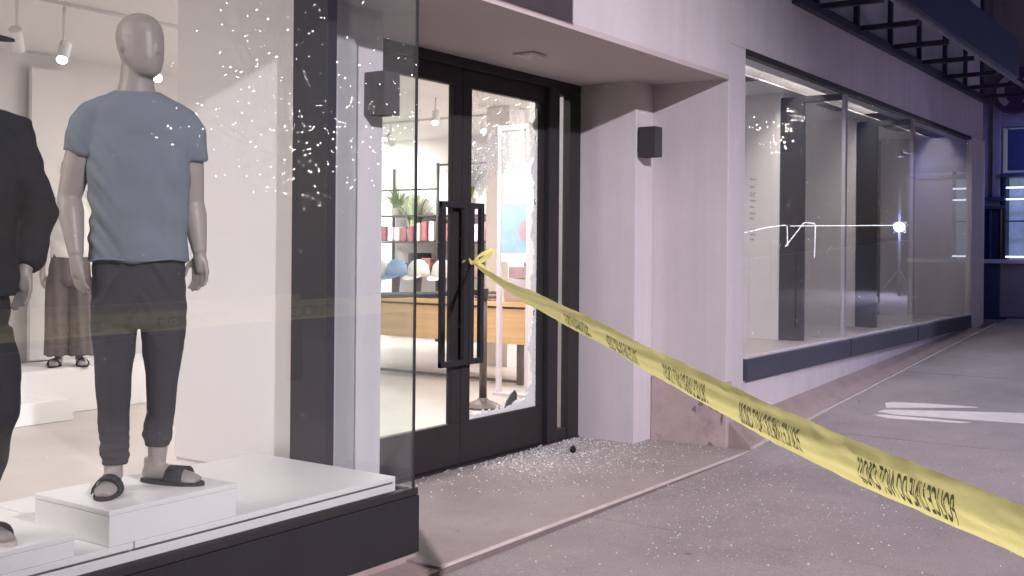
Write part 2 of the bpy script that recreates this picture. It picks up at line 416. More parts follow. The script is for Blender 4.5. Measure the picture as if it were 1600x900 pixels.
# recess floor with pale nosing
box('recess_floor', (4.0, 7.73, 3.215, 4.62, -0.3, 0.0), M_slabB, B)
box('floor_nosing', (4.0, 7.70, 3.192, 3.2145, -0.012, 0.002), M_nose, B, bev=0.004)
box('step_riser', (4.0, 7.70, 3.194, 3.2145, -0.3, -0.013), mat('riser_dark', (0.20, 0.165, 0.16), 0.9, var=0.15, vscale=6, bump=0.3, bscale=60), B)
box('recess_floor', (-1.0, 3.9995, 3.19, 3.40, -0.4, -0.012), M_brown, B)
box('threshold', (4.5, 7.44, 4.53, 4.68, 0.0, 0.012), M_bronze, B, bev=0.003)

# --- interior shell
box('store_floor', (-1.2, 14.3, 4.63, 14.2, -0.25, 0.004), M_floor, B)
box('store_floor', (-1.2, 4.05, 3.9, 4.629, -0.25, 0.004), M_floor, B)
box('store_ceiling', (-1.2, 14.3, 3.71, 14.2, 3.30, 3.45), M_ceil, B)
box('store_back_wall', (-1.2, 8.0, 9.6, 9.8, 0.0, 3.30), M_white, B)
box('store_side_wall', (7.9, 8.0, 9.8, 14.0, 0.0, 3.30), M_white, B)
box('store_back_wall', (8.0, 14.3, 14.0, 14.2, 0.0, 3.30), M_white, B)
box('store_side_wall', (14.0, 14.2, 5.3, 14.0, 0.0, 3.30), M_white, B)
box('store_side_wall', (-1.2, -1.0, 3.72, 9.6, 0.0, 3.30), M_white, B)
box('store_front_wall', (7.45, 15.9, 4.90, 5.05, 0.0, 3.30), M_white, B)
box('bulkhead', (4.22, 7.9, 4.66, 4.78, ZS + 0.121, 3.299), M_white, B)
box('side_panel', (4.055, 4.25, 4.782, 5.20, 0.0, 3.299), M_white, B)
box('side_panel', (4.040, 4.0545, 4.18, 5.20, 0.28, 3.298), M_white, B)
box('bulkhead', (4.055, 4.22, 3.71, 4.78, ZS + 0.121, 3.299), M_white, B)
box('dark_post', (3.97, 4.0395, 3.93, 4.179, 0.10, 3.098), M_frame, B, bev=0.004)
# --- left display window
wl = box('display_window', (-1.0, 4.075, YF - 0.012, YF + 0.055, 0.025, 0.30), M_frame, B, bev=0.004)
box('pane', (-0.98, 4.062, YF + 0.014, YF + 0.018, 0.30, 3.08), M_glass, wl)
box('window_frame', (4.018, 4.075, YF + 0.056, 4.04, 0.05, 0.30), M_frame, wl, bev=0.003)
box('pane', (4.048, 4.060, YF + 0.028, 3.928, 0.336, 2.799), M_glass, wl)
box('glass_seam', (4.0615, 4.066, YF + 0.012, YF + 0.0275, 0.336, 2.80), M_frame, wl)
box('window_frame', (-1.0, 4.075, YF - 0.004, YF + 0.045, 0.301, 0.335), M_bronze, wl, bev=0.004)
box('window_frame', (4.025, 4.072, YF + 0.046, 4.04, 0.301, 0.335), M_bronze, wl, bev=0.003)
box('window_kerb', (-1.0, 4.065, YF + 0.004, YF + 0.05, -0.25, 0.024), M_brown, wl)
box('window_kerb', (4.02, 4.065, YF + 0.051, 4.04, -0.05, 0.049), M_nose, wl)
# --- display platform inside
pl = empty('display_platform', (2.0, 3.8, 0.2), 'low white display platform behind the left shop window', 'platform')
for a, b in ((-0.9, 1.12), (1.126, 2.50), (2.506, 3.965)):
    box('deck_panel', (a, b, 3.448, 4.43, 0.376, 0.400), M_plat, pl, bev=0.002)
box('back_riser', (-0.88, 4.0, 4.39, 4.41, 0.0, 0.375), M_plat, pl)
box('base', (-0.88, 4.0, 3.48, 3.60, 0.0, 0.375), M_plat, pl)
for (x0_, x1_, hp_, lb_) in ((2.40, 2.99, .134, 'low white plinth under the blue shirt mannequin'), (1.66, 2.26, .078, 'low white plinth under the black jacket mannequin')):
    e_ = empty('plinth', ((x0_ + x1_) / 2, 3.68, 0.4005), lb_, 'plinth', 'white plinths in the left window')
    MB().box(x0_, x1_, 3.452, 3.93, 0.4005, 0.38 + hp_, bev=.003).build('plinth_body', M_plat, e_)
    MB().box(x0_ - .002, x1_ + .002, 3.45, 3.932, 0.3805 + hp_, 0.4005 + hp_, bev=.003).build('plinth_top', M_plat, e_)

# --- right display windows
wx = [8.03, 10.56, 13.0, 15.72]
for i in range(3):
    a, b = wx[i], wx[i + 1]
    win = box('display_window', (a + 0.012, b - 0.012, YF - 0.04, YF + 0.06, 0.475, 0.645), M_sill, B, bev=0.004)
    box('pane', (a + 0.006, b - 0.006, YF + 0.008, YF + 0.012, 0.645, ZT - 0.05), M_glass2, win)
    box('glazing_bead', (a + 0.012, b - 0.012, YF - 0.02, YF + 0.05, 0.646, 0.66), M_lav, win, bev=0.002)
    box('head_rail', (a, b, YF - 0.012, YF + 0.06, ZT - 0.05, ZT - 0.001), M_bronze, win, bev=0.003)
    box('display_floor', (a, b, 3.47, 4.88, 0.40, 0.60), M_floor, win)
    box('display_ceiling', (a, b, 3.92, 4.88, ZT + 0.005, ZT + 0.010), M_white, win)
    box('ceiling_slot', (a + 0.9, a + 1.5, 3.9, 4.05, ZT - 0.012, ZT + 0.004), M_frame, win)
    if i < 2:
        box('divider_pane', (b - 0.006, b + 0.006, YF + 0.07, 3.84, 0.645, ZT - 0.10), M_glass2, win)
        box('corner_trim', (b - 0.028, b + 0.028, YF + 0.02, YF + 0.06, 0.646, ZT - 0.051), M_lav, win, bev=0.003)
        box('divider_head', (b - 0.03, b + 0.03, YF + 0.062, 4.08, ZT - 0.10, ZT - 0.04), M_frame, win)
        ds = box('dark_post', (b - 0.04, b + 0.04, 3.841, 4.08, 0.601, ZT - 0.101), M_frame, win, bev=0.004)
        box('divider_wall', (b - 0.05, b + 0.05, 4.081, 4.88, 0.601, ZT + 0.004), M_white, win)
# small hours lettering on the first right window, too small to read
for k, (zz, ww) in enumerate([(2.06, .13), (2.0, .11), (1.95, .12), (1.93, .1), (1.89, .12), (1.84, .1), (1.79, .12), (1.75, .09), (1.66, .11), (1.62, .11), (1.58, .1)]):
    box('lettering_line', (8.14, 8.14 + ww, YF + 0.004, YF + 0.0075, zz, zz + 0.010), M_vinyl, B)
# --- doors
fr = box('door_frame', (4.523, 7.427, 4.54, 4.66, 2.735, ZS - 0.001), M_frame, B, bev=0.003)
box('jamb', (4.523, 4.66, 4.541, 4.659, 0.013, 2.734), M_bronze, fr)
box('jamb', (7.27, 7.427, 4.541, 4.607, 0.013, 2.734), M_bronze, fr)
box('mullion', (6.962, 7.10, 4.53, 4.67, 0.013, 2.734), M_frame, fr, bev=0.003)
box('mullion', (4.80, 4.91, 4.53, 4.67, 0.013, 2.734), M_frame, fr, bev=0.003)
for a, b in ((7.101, 7.269), (4.661, 4.799)):
    box('side_pane', (a, b, 4.594, 4.604, 0.09, 2.70), M_glass, fr)
    box('side_rail', (a, b, 4.55, 4.65, 0.013, 0.09), M_frame, fr)
    box('side_rail', (a, b, 4.55, 4.65, 2.70, 2.733), M_frame, fr)
MEET = 5.935
def leaf(x0, x1, hinge_right, hx_in, hx_out):
    d = box('door', (x0, x1, 4.575, 4.625, 0.016, 0.30), M_bronze, B, bev=0.003)
    box('top_rail', (x0, x1, 4.575, 4.625, 2.61, 2.732), M_bronze, d, bev=0.003)
    ws = (0.10, 0.065) if hinge_right else (0.065, 0.10)
    box('stile', (x0, x0 + ws[0], 4.576, 4.624, 0.301, 2.609), M_bronze, d, bev=0.003)
    box('stile', (x1 - ws[1], x1, 4.576, 4.624, 0.301, 2.609), M_bronze, d, bev=0.003)
    h = MB()
    y = 4.525; r = 0.017
    for hx, rr in ((hx_in, 0.026), (hx_out, 0.019)): h.box(hx - rr, hx + rr, y - r, y + r, 0.70, 1.81, bev=0.004)
    lo, hi = min(hx_in, hx_out), max(hx_in, hx_out)
    for z in (0.70, 1.77): h.box(lo - 0.019, hi + 0.019, y - r + 0.001, y + r - 0.001, z, z + 0.04, bev=0.004)
    for z in (0.95, 1.55): h.box(hx_in - 0.014, hx_in + 0.014, y + r, 4.576, z, z + 0.03)
    h.build('door_handle', M_frame, d)
    return d, x0 + ws[0], x1 - ws[1]
dl, a, b = leaf(4.915, MEET - 0.003, False, 5.905, 5.655)
box('pane', (a, b, 4.596, 4.604, 0.301, 2.609), M_glass, dl)
dr, ra, rb = leaf(MEET + 0.003, 6.957, True, 5.965, 6.085)
# broken pane of the right leaf: crazed cells still held in the frame
def cells(x0, x1, z0, z1, step, keep):
    bmx = bmesh.new(); nx = int((x1 - x0) / step); nz = int((z1 - z0) / step)
    P = {}
    for i in range(nx + 1):
        for j in range(nz + 1):
            jx = 0 if i in (0, nx) else random.uniform(-.36, .36) * step
            jz = 0 if j in (0, nz) else random.uniform(-.36, .36) * step
            P[i, j] = (x0 + (x1 - x0) * i / nx + jx, z0 + (z1 - z0) * j / nz + jz)
    for i in range(nx):
        for j in range(nz):
            q4 = [P[i, j], P[i + 1, j], P[i + 1, j + 1], P[i, j + 1]]
            cx = sum(p[0] for p in q4) / 4; cz = sum(p[1] for p in q4) / 4
            if not keep(cx, cz): continue
            tx, tz = random.uniform(-.12, .12), random.uniform(-.12, .12)
            f = []
            bk = []
            for (px_, pz_) in q4:
                px_ = cx + (px_ - cx) * 0.94; pz_ = cz + (pz_ - cz) * 0.94
                yy = 4.597 + tx * (px_ - cx) + tz * (pz_ - cz)
                f.append(bmx.verts.new((px_, yy, pz_))); bk.append(bmx.verts.new((px_, yy + 0.006, pz_)))
            bmx.faces.new(f); bmx.faces.new(bk[::-1])
            for k in range(4): bmx.faces.new((f[k], bk[k], bk[(k + 1) % 4], f[(k + 1) % 4]))
    bmesh.ops.recalc_face_normals(bmx, faces=bmx.faces)
    m_ = bpy.data.meshes.new('broken_pane'); bmx.to_mesh(m_); bmx.free(); return m_
def jag(x): return 0.07 * math.sin(x * 11) + 0.04 * math.sin(x * 29 + 1) + 0.015 * math.sin(x * 63)
def top_edge(x):
    t = (x - ra) / (rb - ra)
    return 1.95 + 0.12 * t + (0.45 * max(0, t - 0.55)) + jag(x)
def side_edge(z): return rb - 0.05 - 0.05 * max(0, 1.1 - z) + 0.35 * jag(z * 1.3)
def keep_top(x, z): return z > top_edge(x) + 0.28
def keep_craze(x, z): return top_edge(x) < z <= top_edge(x) + 0.28 and x < side_edge(z)
def keep_side(x, z): return (x >= side_edge(z) and z <= top_edge(x) + 0.28) or (z < 0.32 + 0.13 * max(0, (x - ra) / (rb - ra)) ** 5 + 0.3 * abs(jag(x * 2)))
for kf, mm, st in ((keep_top, M_crack, 0.045), (keep_craze, M_crack2, 0.022), (keep_side, M_crumb, 0.014)):
    o = link_mesh('broken_pane', cells(ra, rb, 0.301, 2.609, st, kf), mm, dr); o['kind'] = 'stuff'
# dark curved shard standing in the bottom corner of the broken door
bm = MB()
pts = [(0, 0), (0.21, 0.02), (0.215, 0.21), (0.17, 0.235), (0.10, 0.215), (0.04, 0.18), (0.0, 0.13)]
bm.poly(pts, lambda a, b, k: (6.78 + a * 0.85, 4.80 + k + 0.35 * a * a, 0.11 + b * 1.25), 0.012)
o = bm.build('hanging_film', M_shard); tag(o, 'dark grey torn film panel low behind the broken right door', 'film')

# --- unseen box above the doors, added only to shade the wall below
s = empty('shade_box', (3.9, 3.0, 3.07), 'unseen flat box added above the entrance to shade the wall', 'canopy')
box('casing', (2.2, 5.03, 2.62, YF - 0.001, 3.07, 3.32), M_soffit, s, bev=0.006)
box('shade_box_top', (2.18, 5.05, 2.60, YF - 0.001, 3.321, 3.335), M_frame, s)

# ------------------------------------------------------------------ wall sconces
def sconce(x, y, label):
    s = empty('wall_sconce', (x, y, 2.33), label, 'sconce', 'black wall sconces beside the doors')
    box('back_plate', (x - 0.05, x + 0.05, y - 0.0125, y - 0.0005, 2.26, 2.42), M_frame, s)
    sh = MB()
    # open rectangular up/down light housing
    for d in ((x - .062, x + .062, y - .155, y - .147), (x - .062, x + .062, y - .021, y - .013), (x - .062, x - .054, y - .147, y - .021), (x + .054, x + .062, y - .147, y - .021)):
        sh.box(d[0], d[1], d[2], d[3], 2.215, 2.445)
    sh.build('housing', mat('sconce_paint', (0.04, 0.037, 0.042), 0.5, var=0.1, vscale=10), s)
    box('lamp_cup', (x - .053, x + .053, y - .146, y - .022, 2.27, 2.40), M_blackmetal, s)
sconce(7.50, 4.04, 'black box wall sconce on the pale pilaster right of the doors')
sconce(4.425, 4.05, 'black box wall sconce seen through glass left of the doors')

# ------------------------------------------------------------------ caution tape
Pn, Pf = Vector((2.23, 0.386, 0)), Vector((5.935, 4.488, 0))
UDIR = (Pf - Pn).normalized(); LEN = (Pf - Pn).length
NDIR = Vector((-UDIR.y, UDIR.x, 0))
def tz(t): return 0.97 + 0.235 * t + 0.195 * t * t - 0.01 * math.sin(t * 3.1416 * 3) * (1 if 0 < t < 1 else 0)
def tape_pt(t, wv, off=0.0):
    c = Pn + UDIR * (LEN * t); c.z = tz(t)
    k = 1.0
    if t > 0.60: k = 1.0 - 0.80 * min(1, (t - 0.60) / 0.38) ** 1.3
    tilt = -0.24 + 0.10 * math.sin(t * 9) - (0.6 * max(0, t - 0.7))
    up = Vector((0, 0, 1)) * math.cos(tilt) + NDIR * math.sin(tilt) * -1
    nn = NDIR * math.cos(tilt) + Vector((0, 0, 1)) * math.sin(tilt)
    curl = 0.010 * (1 - (wv / 0.045) ** 2) - 0.004 * abs(wv) / 0.045
    curl += 0.004 * math.sin(wv * 160 + t * 30) * (0.3 + t) + 0.004 * noise.noise(Vector((t * 38, wv * 45, 0))) + 0.003 * noise.noise(Vector((t * 110, wv * 90, 4)))
    c.z += 0.006 * noise.noise(Vector((t * 14, 3, 0)))
    return c + up * (wv * k) + nn * (curl * k + off)
def ribbon(name, fn, t0, t1, nt_, hw, material, parent=None, nw=8, th=0.0006):
    bmx = bmesh.new(); G = []
    for i in range(nt_ + 1):
        t = t0 + (t1 - t0) * i / nt_
        G.append([bmx.verts.new(fn(t, -hw + 2 * hw * j / nw, 0)) for j in range(nw + 1)])
    for i in range(nt_):
        for j in range(nw): bmx.faces.new((G[i][j], G[i + 1][j], G[i + 1][j + 1], G[i][j + 1]))
    m_ = bpy.data.meshes.new(name); bmx.to_mesh(m_); bmx.free()
    m_.polygons.foreach_set('use_smooth', [True] * len(m_.polygons))
    return link_mesh(name, m_, material, parent)
tp = empty('police_tape', (2.23, 0.386, 0.97), 'yellow police tape tied to the door handles and running to the right foreground', 'tape')
ribbon('ribbon', tape_pt, -0.62, 0.995, 420, 0.056, M_tape, tp, nw=14)
def text_mesh(body):
    cu = bpy.data.curves.new('t', 'FONT'); cu.body = body; cu.size = 1; cu.resolution_u = 3; cu.offset = 0.012
    o = bpy.data.objects.new('t', cu); COL.objects.link(o)
    dg = bpy.context.evaluated_depsgraph_get(); dg.update()
    m_ = bpy.data.meshes.new_from_object(o.evaluated_get(dg), depsgraph=dg)
    bpy.data.objects.remove(o); return m_
def print_on(fn, t_a, t_b, w_a, w_b, parent, off):
    m_ = text_mesh('POLICE LINE DO NOT CROSS')
    bmx = bmesh.new(); bmx.from_mesh(m_)
    bmesh.ops.subdivide_edges(bmx, edges=[e for e in bmx.edges if e.calc_length() > 0.25], cuts=3)
    xs_ = [v_.co.x for v_ in bmx.verts]; ys_ = [v_.co.y for v_ in bmx.verts]
    x0, x1, y0, y1 = min(xs_), max(xs_), min(ys_), max(ys_)
    for v_ in bmx.verts:
        t = t_a + (t_b - t_a) * (v_.co.x - x0) / (x1 - x0); ww = w_a + (w_b - w_a) * (v_.co.y - y0) / (y1 - y0)
        v_.co = fn(t, ww, off)
    bmx.to_mesh(m_); bmx.free()
    return link_mesh('printed_lettering', m_, M_ink, parent)
for c in (-0.30, -0.18, -0.055, 0.068, 0.188, 0.302, 0.42, 0.535):
    L = 0.37 / LEN
    print_on(tape_pt, c - L / 2, c + L / 2, -0.038, 0.028, tp, 0.0012)
# knot round the handles: two loops and a loose tail
K = Vector((5.94, 4.488, 1.405))
def strip(pts, hw, name='knot_loop'):
    P_ = [Vector(p) for p in pts]
    def fn(t, wv, off):
        f = t * (len(P_) - 1); i = min(int(f), len(P_) - 2); u = f - i
        p0 = P_[max(i - 1, 0)]; p1 = P_[i]; p2 = P_[i + 1]; p3 = P_[min(i + 2, len(P_) - 1)]
        c = 0.5 * ((2 * p1) + (p2 - p0) * u + (2 * p0 - 5 * p1 + 4 * p2 - p3) * u * u + (3 * p1 - p0 - 3 * p2 + p3) * u ** 3)
        return c + Vector((0.25, -0.1, 0.95)) * wv * (0.55 + 0.45 * math.sin(t * 3.14)) + Vector((0.2, -0.5, 0)) * abs(wv) * 0.5
    return ribbon(name, fn, 0, 1, 30, hw, M_tape, tp, nw=4)
strip([K + Vector((-0.02, -0.02, 0.005)), K + Vector((0.06, -0.02, 0.05)), K + Vector((0.17, -0.03, 0.075)), K + Vector((0.20, 0.0, 0.05)), K + Vector((0.10, 0.05, 0.02)), K + Vector((0.0, 0.0, 0.0))], 0.020)
strip([K + Vector((0.01, -0.03, 0.0)), K + Vector((0.09, -0.05, 0.035)), K + Vector((0.185, -0.05, 0.085))], 0.028, 'tape_tail')
strip([K + Vector((-0.06, -0.012, 0.02)), K + Vector((-0.055, -0.03, -0.005)), K + Vector((0.0, -0.03, 0.0)), K + Vector((0.03, -0.02, -0.012)), K + Vector((0.12, -0.06, -0.06))], 0.016)
MB().ball(K + Vector((-0.004, -0.028, -0.004)), (0.014, 0.012, 0.016)).build('knot', M_tape, tp, smooth=True)
strip([K + Vector((-0.11, -0.02, 0.01)), K + Vector((-0.08, 0.03, 0.0)), K + Vector((-0.0, 0.055, 0.0)), K + Vector((0.03, 0.02, 0.0)), K + Vector((0.0, -0.015, 0.0))], 0.012)

# ------------------------------------------------------------------ mannequins
def finger_hand(mb, wrist, d, fwd_, side, r=0.0082, sz=1.0, curl=0.5):
    """palm and five fingers; d down the hand, fwd_ the knuckle row direction, side: towards the palm"""
    d, fwd_, side = Vector(d).normalized(), Vector(fwd_).normalized(), Vector(side).normalized()
    w0 = Vector(wrist)
    mb.tube([w0 - d * 0.02, w0 + d * 0.03 * sz, w0 + d * 0.085 * sz], [(0.024 * sz, 0.024 * sz), (0.028 * sz, 0.028 * sz), (0.020 * sz, 0.020 * sz)], n=10)
    for k in (-1.5, -0.5, 0.5, 1.5):
        base = w0 + d * 0.03 * sz + fwd_ * 0.013 * k * sz; kn = w0 + d * 0.088 * sz + fwd_ * 0.021 * k * sz
        mb.tube([base, kn], [0.015 * sz, 0.0115 * sz], n=8)
        L_ = (0.068, 0.082, 0.078, 0.058)[int(k + 1.5)] * sz
        p1 = kn + (d + side * 0.2 * curl).normalized() * L_ * 0.45; p2 = p1 + (d + side * 0.7 * curl).normalized() * L_ * 0.32; p3 = p2 + (d + side * 1.3 * curl).normalized() * L_ * 0.25
        mb.tube([kn - d * 0.01, p1, p2, p3], [r * 1.12, r, r * 0.95, r * 0.75], n=8)
    tb = w0 + d * 0.025 * sz - fwd_ * 0.018 * sz
    t1 = tb + (d * 0.8 - fwd_ * 0.7 + side * 0.3).normalized() * 0.045 * sz; t2 = t1 + (d + side * 0.3 - fwd_ * 0.1).normalized() * 0.034 * sz
    mb.tube([tb, t1, t2, t2 + d * 0.016 * sz], [r * 1.6, r * 1.2, r * 1.05, r * 0.7], n=8)

def head(mb, c, face, s_=1.0):
    """faceless egg head: c = centre of skull, face = unit direction"""
    c = Vector(c); f = Vector((face[0], face[1], 0)).normalized(); rot = math.atan2(f.y, f.x)
    prof = [(-.132, .040, .030, .030), (-.122, .036, .050, .046), (-.10, .026, .070, .062), (-.06, .012, .090, .076), (-.01, .0, .101, .083), (.04, -.006, .104, .085), (.08, -.008, .095, .078), (.11, -.008, .070, .058), (.127, -.008, .036, .030), (.132, -.008, .010, .010)]
    mb.rings([(c.z + z * s_, c.x + f.x * o * s_, c.y + f.y * o * s_, rx * s_, ry * s_, rot) for z, o, rx, ry in prof], n=24)
    n0 = c + f * 0.098 * s_
    mb.tube([n0 + Vector((0, 0, 0.02)) - f * 0.006, n0 + Vector((0, 0, -0.012)) + f * 0.004, n0 + Vector((0, 0, -0.034)) + f * 0.010, n0 + Vector((0, 0, -0.044))], [0.004, 0.005, 0.008, 0.004], n=8)
    sd_ = Vector((-f.y, f.x, 0))
    for k in (-1, 1):
        mb.ball(c + sd_ * 0.080 * k * s_ - f * 0.012 + Vector((0, 0, -0.012)), (0.013, 0.018, 0.030), 10, 8)

def foot(mb, ank, d, sz=1.0):
    a = Vector(ank); d = Vector((d[0], d[1], 0)).normalized()
    mb.tube([a + Vector((0, 0, 0.03)) - d * 0.02, a + Vector((0, 0, -0.03)) - d * 0.02], [0.036 * sz, 0.036 * sz], n=10)
    z = 0.026
    mb.tube([(a.x - d.x * .055, a.y - d.y * .055, z + .008), (a.x, a.y, z + .022), (a.x + d.x * .08, a.y + d.y * .08, z + .012), (a.x + d.x * .15, a.y + d.y * .15, z), (a.x + d.x * .19, a.y + d.y * .19, z - .006)],
            [(.026, .026), (.036, .042), (.042, .032), (.044, .022), (.03, .014)], n=12)

def shoe(parent, ank, d, material, sole, slide=True):
    a = Vector(ank); d = Vector((d[0], d[1], 0)).normalized(); sdv = Vector((-d.y, d.x, 0))
    pts = []
    for k in range(20):
        th = 2 * math.pi * k / 20
        u = 0.07 + 0.145 * math.cos(th); wv = 0.05 * math.sin(th) * (1.0 + 0.12 * math.cos(th))
        pts.append((a.x + d.x * u + sdv.x * wv, a.y + d.y * u + sdv.y * wv))
    MB().poly(pts, lambda p, q2, k: (p, q2, 0.0 + k), 0.014).build('shoe_sole', sole, parent, world=False)
    b_ = MB()
    cen = [a + d * 0.10 + sdv * (0.052 * math.cos(t_)) + Vector((0, 0, 0.012 + 0.062 * math.sin(t_))) for t_ in [math.pi * k / 8 for k in range(9)]]
    for i in range(8):
        q0, q1 = cen[i], cen[i + 1]
        vs = [b_.bm.verts.new(p) for p in (q0 - d * .035, q0 + d * .04, q1 + d * .04, q1 - d * .035)]
        up = [b_.bm.verts.new(v_.co + (v_.co - Vector((a.x + d.x * .1, a.y + d.y * .1, 0.01))).normalized() * 0.004) for v_ in vs]
        b_.bm.faces.new(vs); b_.bm.faces.new(up)
        for k in range(4): b_.bm.faces.new((vs[k], vs[(k + 1) % 4], up[(k + 1) % 4], up[k]))
    b_.build('shoe_strap', material, parent, smooth=True, world=False)

def place_local(me, name, material, parent):
    return link_mesh(name, me, material, parent, world=False)

def ramp(a, b, x): return max(0.0, min(1.0, (x - a) / (b - a)))

# --- mannequin in the blue grey T-shirt
rz = math.atan2(-0.6256, 0.8504)
m1 = empty('mannequin', (2.693, 3.694, 0.535), 'faceless mannequin in blue grey T-shirt and charcoal joggers in the left window', 'mannequin', rz=rz)
m1.scale = (1, 1, .97)
mb = MB()
head(mb, (-0.002, 0.0, 1.812), (0.62, -0.78))
mb.tube([(-0.012, 0.01, 1.74), (-0.015, 0.015, 1.66), (-0.018, 0.025, 1.55)], [(0.062, 0.064), (0.066, 0.068), (0.092, 0.08)], n=18)
mb.rings([(1.60, -.012, .02, .07, .06), (1.57, -.01, .02, .11, .07), (1.53, -.005, .02, .155, .085), (1.46, 0, .015, .178, .108), (1.33, 0, .01, .172, .112), (1.18, 0, .01, .155, .10), (1.03, 0, .015, .158, .10), (.93, 0, .015, .165, .108), (.82, 0, .015, .16, .105), (.74, 0, .015, .12, .09)])
LS, LE, LW = (-.182, .02, 1.545), (-.262, .035, 1.185), (-.232, -.035, .955)
RS, RE, RW = (.172, .03, 1.535), (.205, .07, 1.175), (.232, .03, .965)
for S_, E_, W_ in ((LS, LE, LW), (RS, RE, RW)):
    S_, E_, W_ = Vector(S_), Vector(E_), Vector(W_)
    mb.tube([S_.lerp(E_, .13) + Vector((-.25 * S_.x, 0, 0)) * .35, S_.lerp(E_, .3), S_.lerp(E_, .65), E_, E_.lerp(W_, .25), E_.lerp(W_, .6), W_], [.045, .059, .056, .046, .05, .041, .029], n=14)
finger_hand(mb, LW, (0.10, -.05, -1), (0.55, -.8, 0), (0.7, 0.3, 0), curl=0.7)
finger_hand(mb, RW, (0.05, -.05, -1), (0.75, -.6, 0), (-0.7, 0.0, 0), curl=0.7)
LA, RA = (-.092, .0, .075), (.075, .09, .075)
mb.tube([(-.09, .015, .82), (-.088, .005, .46), (-.09, .02, .26), LA], [.085, .055, .05, .034], n=12)
mb.tube([(.09, .015, .82), (.088, .03, .46), (.08, .085, .26), RA], [.085, .055, .05, .034], n=12)
foot(mb, LA, (-.15, -1)); foot(mb, RA, (.9, -.6))
place_local(remesh(mb, 0.0055, 4), 'body', M_skin, m1)
# T-shirt
def nz(p, fx, fy, fz, off=0.0): return noise.noise(Vector((p.x * fx + off, p.y * fy + off, p.z * fz)))
def tee_fold(p):
    low = 1 - ramp(1.05, 1.45, p.z)
    f = 0.019 * low * nz(p, 9, 5, 2.0) + 0.009 * nz(p, 7, 7, 9, 3)
    d_ = p.z * 0.75 + p.x * 1.1          # drag lines from the armpits
    f += 0.015 * ramp(.02, .17, abs(p.x)) * (1 - ramp(1.38, 1.5, p.z)) * noise.noise(Vector((d_ * 24 * (1 if p.x < 0 else -.6), p.y * 4, 7)))
    return f
mb = MB()
mb.rings([(.925, .0, .01, .186, .128), (.945, .0, .01, .190, .130), (1.05, .0, .01, .182, .126), (1.18, 0, .008, .183, .125), (1.33, 0, .008, .194, .128), (1.46, 0, .012, .197, .120), (1.52, -.003, .018, .19, .108), (1.565, -.008, .02, .168, .096), (1.60, -.01, .022, .135, .086), (1.62, -.012, .024, .098, .078)], power=2.25)
for S_, E_, sgn in ((LS, LE, -1), (RS, RE, 1)):
    S_, E_ = Vector(S_), Vector(E_)
    mb.tube([S_ + Vector((-sgn * .12, 0, .035)), S_ + Vector((-sgn * .06, 0, .012)), S_ + Vector((-sgn * .012, 0, -.028)), S_.lerp(E_, .18), S_.lerp(E_, .34), S_.lerp(E_, .50), S_.lerp(E_, .515)], [.03, .055, .068, .074, .074, .072, .070], n=20)
place_local(remesh(mb, 0.006, 12, tee_fold), 't_shirt', M_tee, m1)
mb = MB()
pts = [(-.012 + .088 * math.cos(a_), .022 + .072 * math.sin(a_), 1.618 + 0.016 * math.sin(a_)) for a_ in [2 * math.pi * k / 32 for k in range(33)]]
mb.tube(pts, 0.007, n=8, cap=False); mb.build('collar', M_tee, m1, smooth=True, world=False)
mb = MB()
mb.tube([(.189 * math.copysign(abs(math.cos(a_)) ** (2 / 2.25), math.cos(a_)), .01 + .129 * math.copysign(abs(math.sin(a_)) ** (2 / 2.25), math.sin(a_)), .935 + .004 * math.sin(5 * a_)) for a_ in [2 * math.pi * k / 48 for k in range(49)]], .0045, n=6, cap=False)
mb.build('hem', M_tee, m1, smooth=True, world=False)
# joggers
def jog_fold(p):
    lo = 1 - ramp(.12, .34, p.z)
    f = 0.016 * lo * nz(p, 4, 4, 34) + 0.008 * nz(p, 10, 10, 6, 5)
    f += 0.010 * ramp(.45, .75, p.z) * noise.noise(Vector(((p.z + abs(p.x) * 1.6) * 20, p.y * 6, 2)))
    return f
mb = MB()
mb.rings([(1.02, 0, .015, .160, .108), (.93, 0, .015, .172, .116), (.84, 0, .015, .180, .122), (.76, 0, .012, .182, .122), (.68, 0, .01, .175, .115), (.655, 0, .01, .14, .09)])
mb.tube([(-.088, .012, .76), (-.092, .008, .62), (-.094, .0, .46), (-.092, .012, .28), (-.088, .004, .14), (-.086, .0, .10)], [.092, .086, .067, .059, .053, .049], n=16)
mb.tube([(.092, .012, .76), (.093, .018, .62), (.094, .03, .46), (.086, .07, .30), (.078, .085, .225), (.078, .088, .19), (.077, .09, .155)], [.092, .086, .067, .057, .060, .063, .050], n=16)
place_local(remesh(mb, 0.006, 4, jog_fold), 'joggers', M_charcoal, m1)
shoe(m1, (LA[0], LA[1], 0), (-.15, -1), M_black, M_black); shoe(m1, (RA[0], RA[1], 0), (.9, -.6), M_black, M_black)

# --- mannequin in the black jacket, cut by the picture's left edge
rz = math.atan2(-0.94 * 0.6, 0.94 * 0.84) + R(12)
m2 = empty('mannequin', (1.985, 3.75, 0.479), 'mannequin in black jacket, cap and black trousers at the far left of the window', 'mannequin', rz=rz)
m2.scale = (.95, .95, .935)
mb = MB()
head(mb, (-.02, -.01, 1.83), (0.95, -0.30))
mb.tube([(-.02, .01, 1.74), (-.02, .02, 1.55)], [(0.058, 0.06), (0.075, 0.07)], n=16)
mb.rings([(1.62, -.012, .02, .07, .06), (1.56, -.005, .02, .15, .085), (1.46, 0, .015, .175, .105), (1.18, 0, .01, .155, .10), (.93, 0, .015, .165, .108), (.76, 0, .015, .13, .09)])
LS2, LE2, LW2 = Vector((-.19, .02, 1.53)), Vector((-.26, .05, 1.2)), Vector((-.2, -.1, 1.0))
RS2, RE2, RW2 = Vector((.195, .02, 1.53)), Vector((.285, .06, 1.22)), Vector((.235, -.02, 1.0))
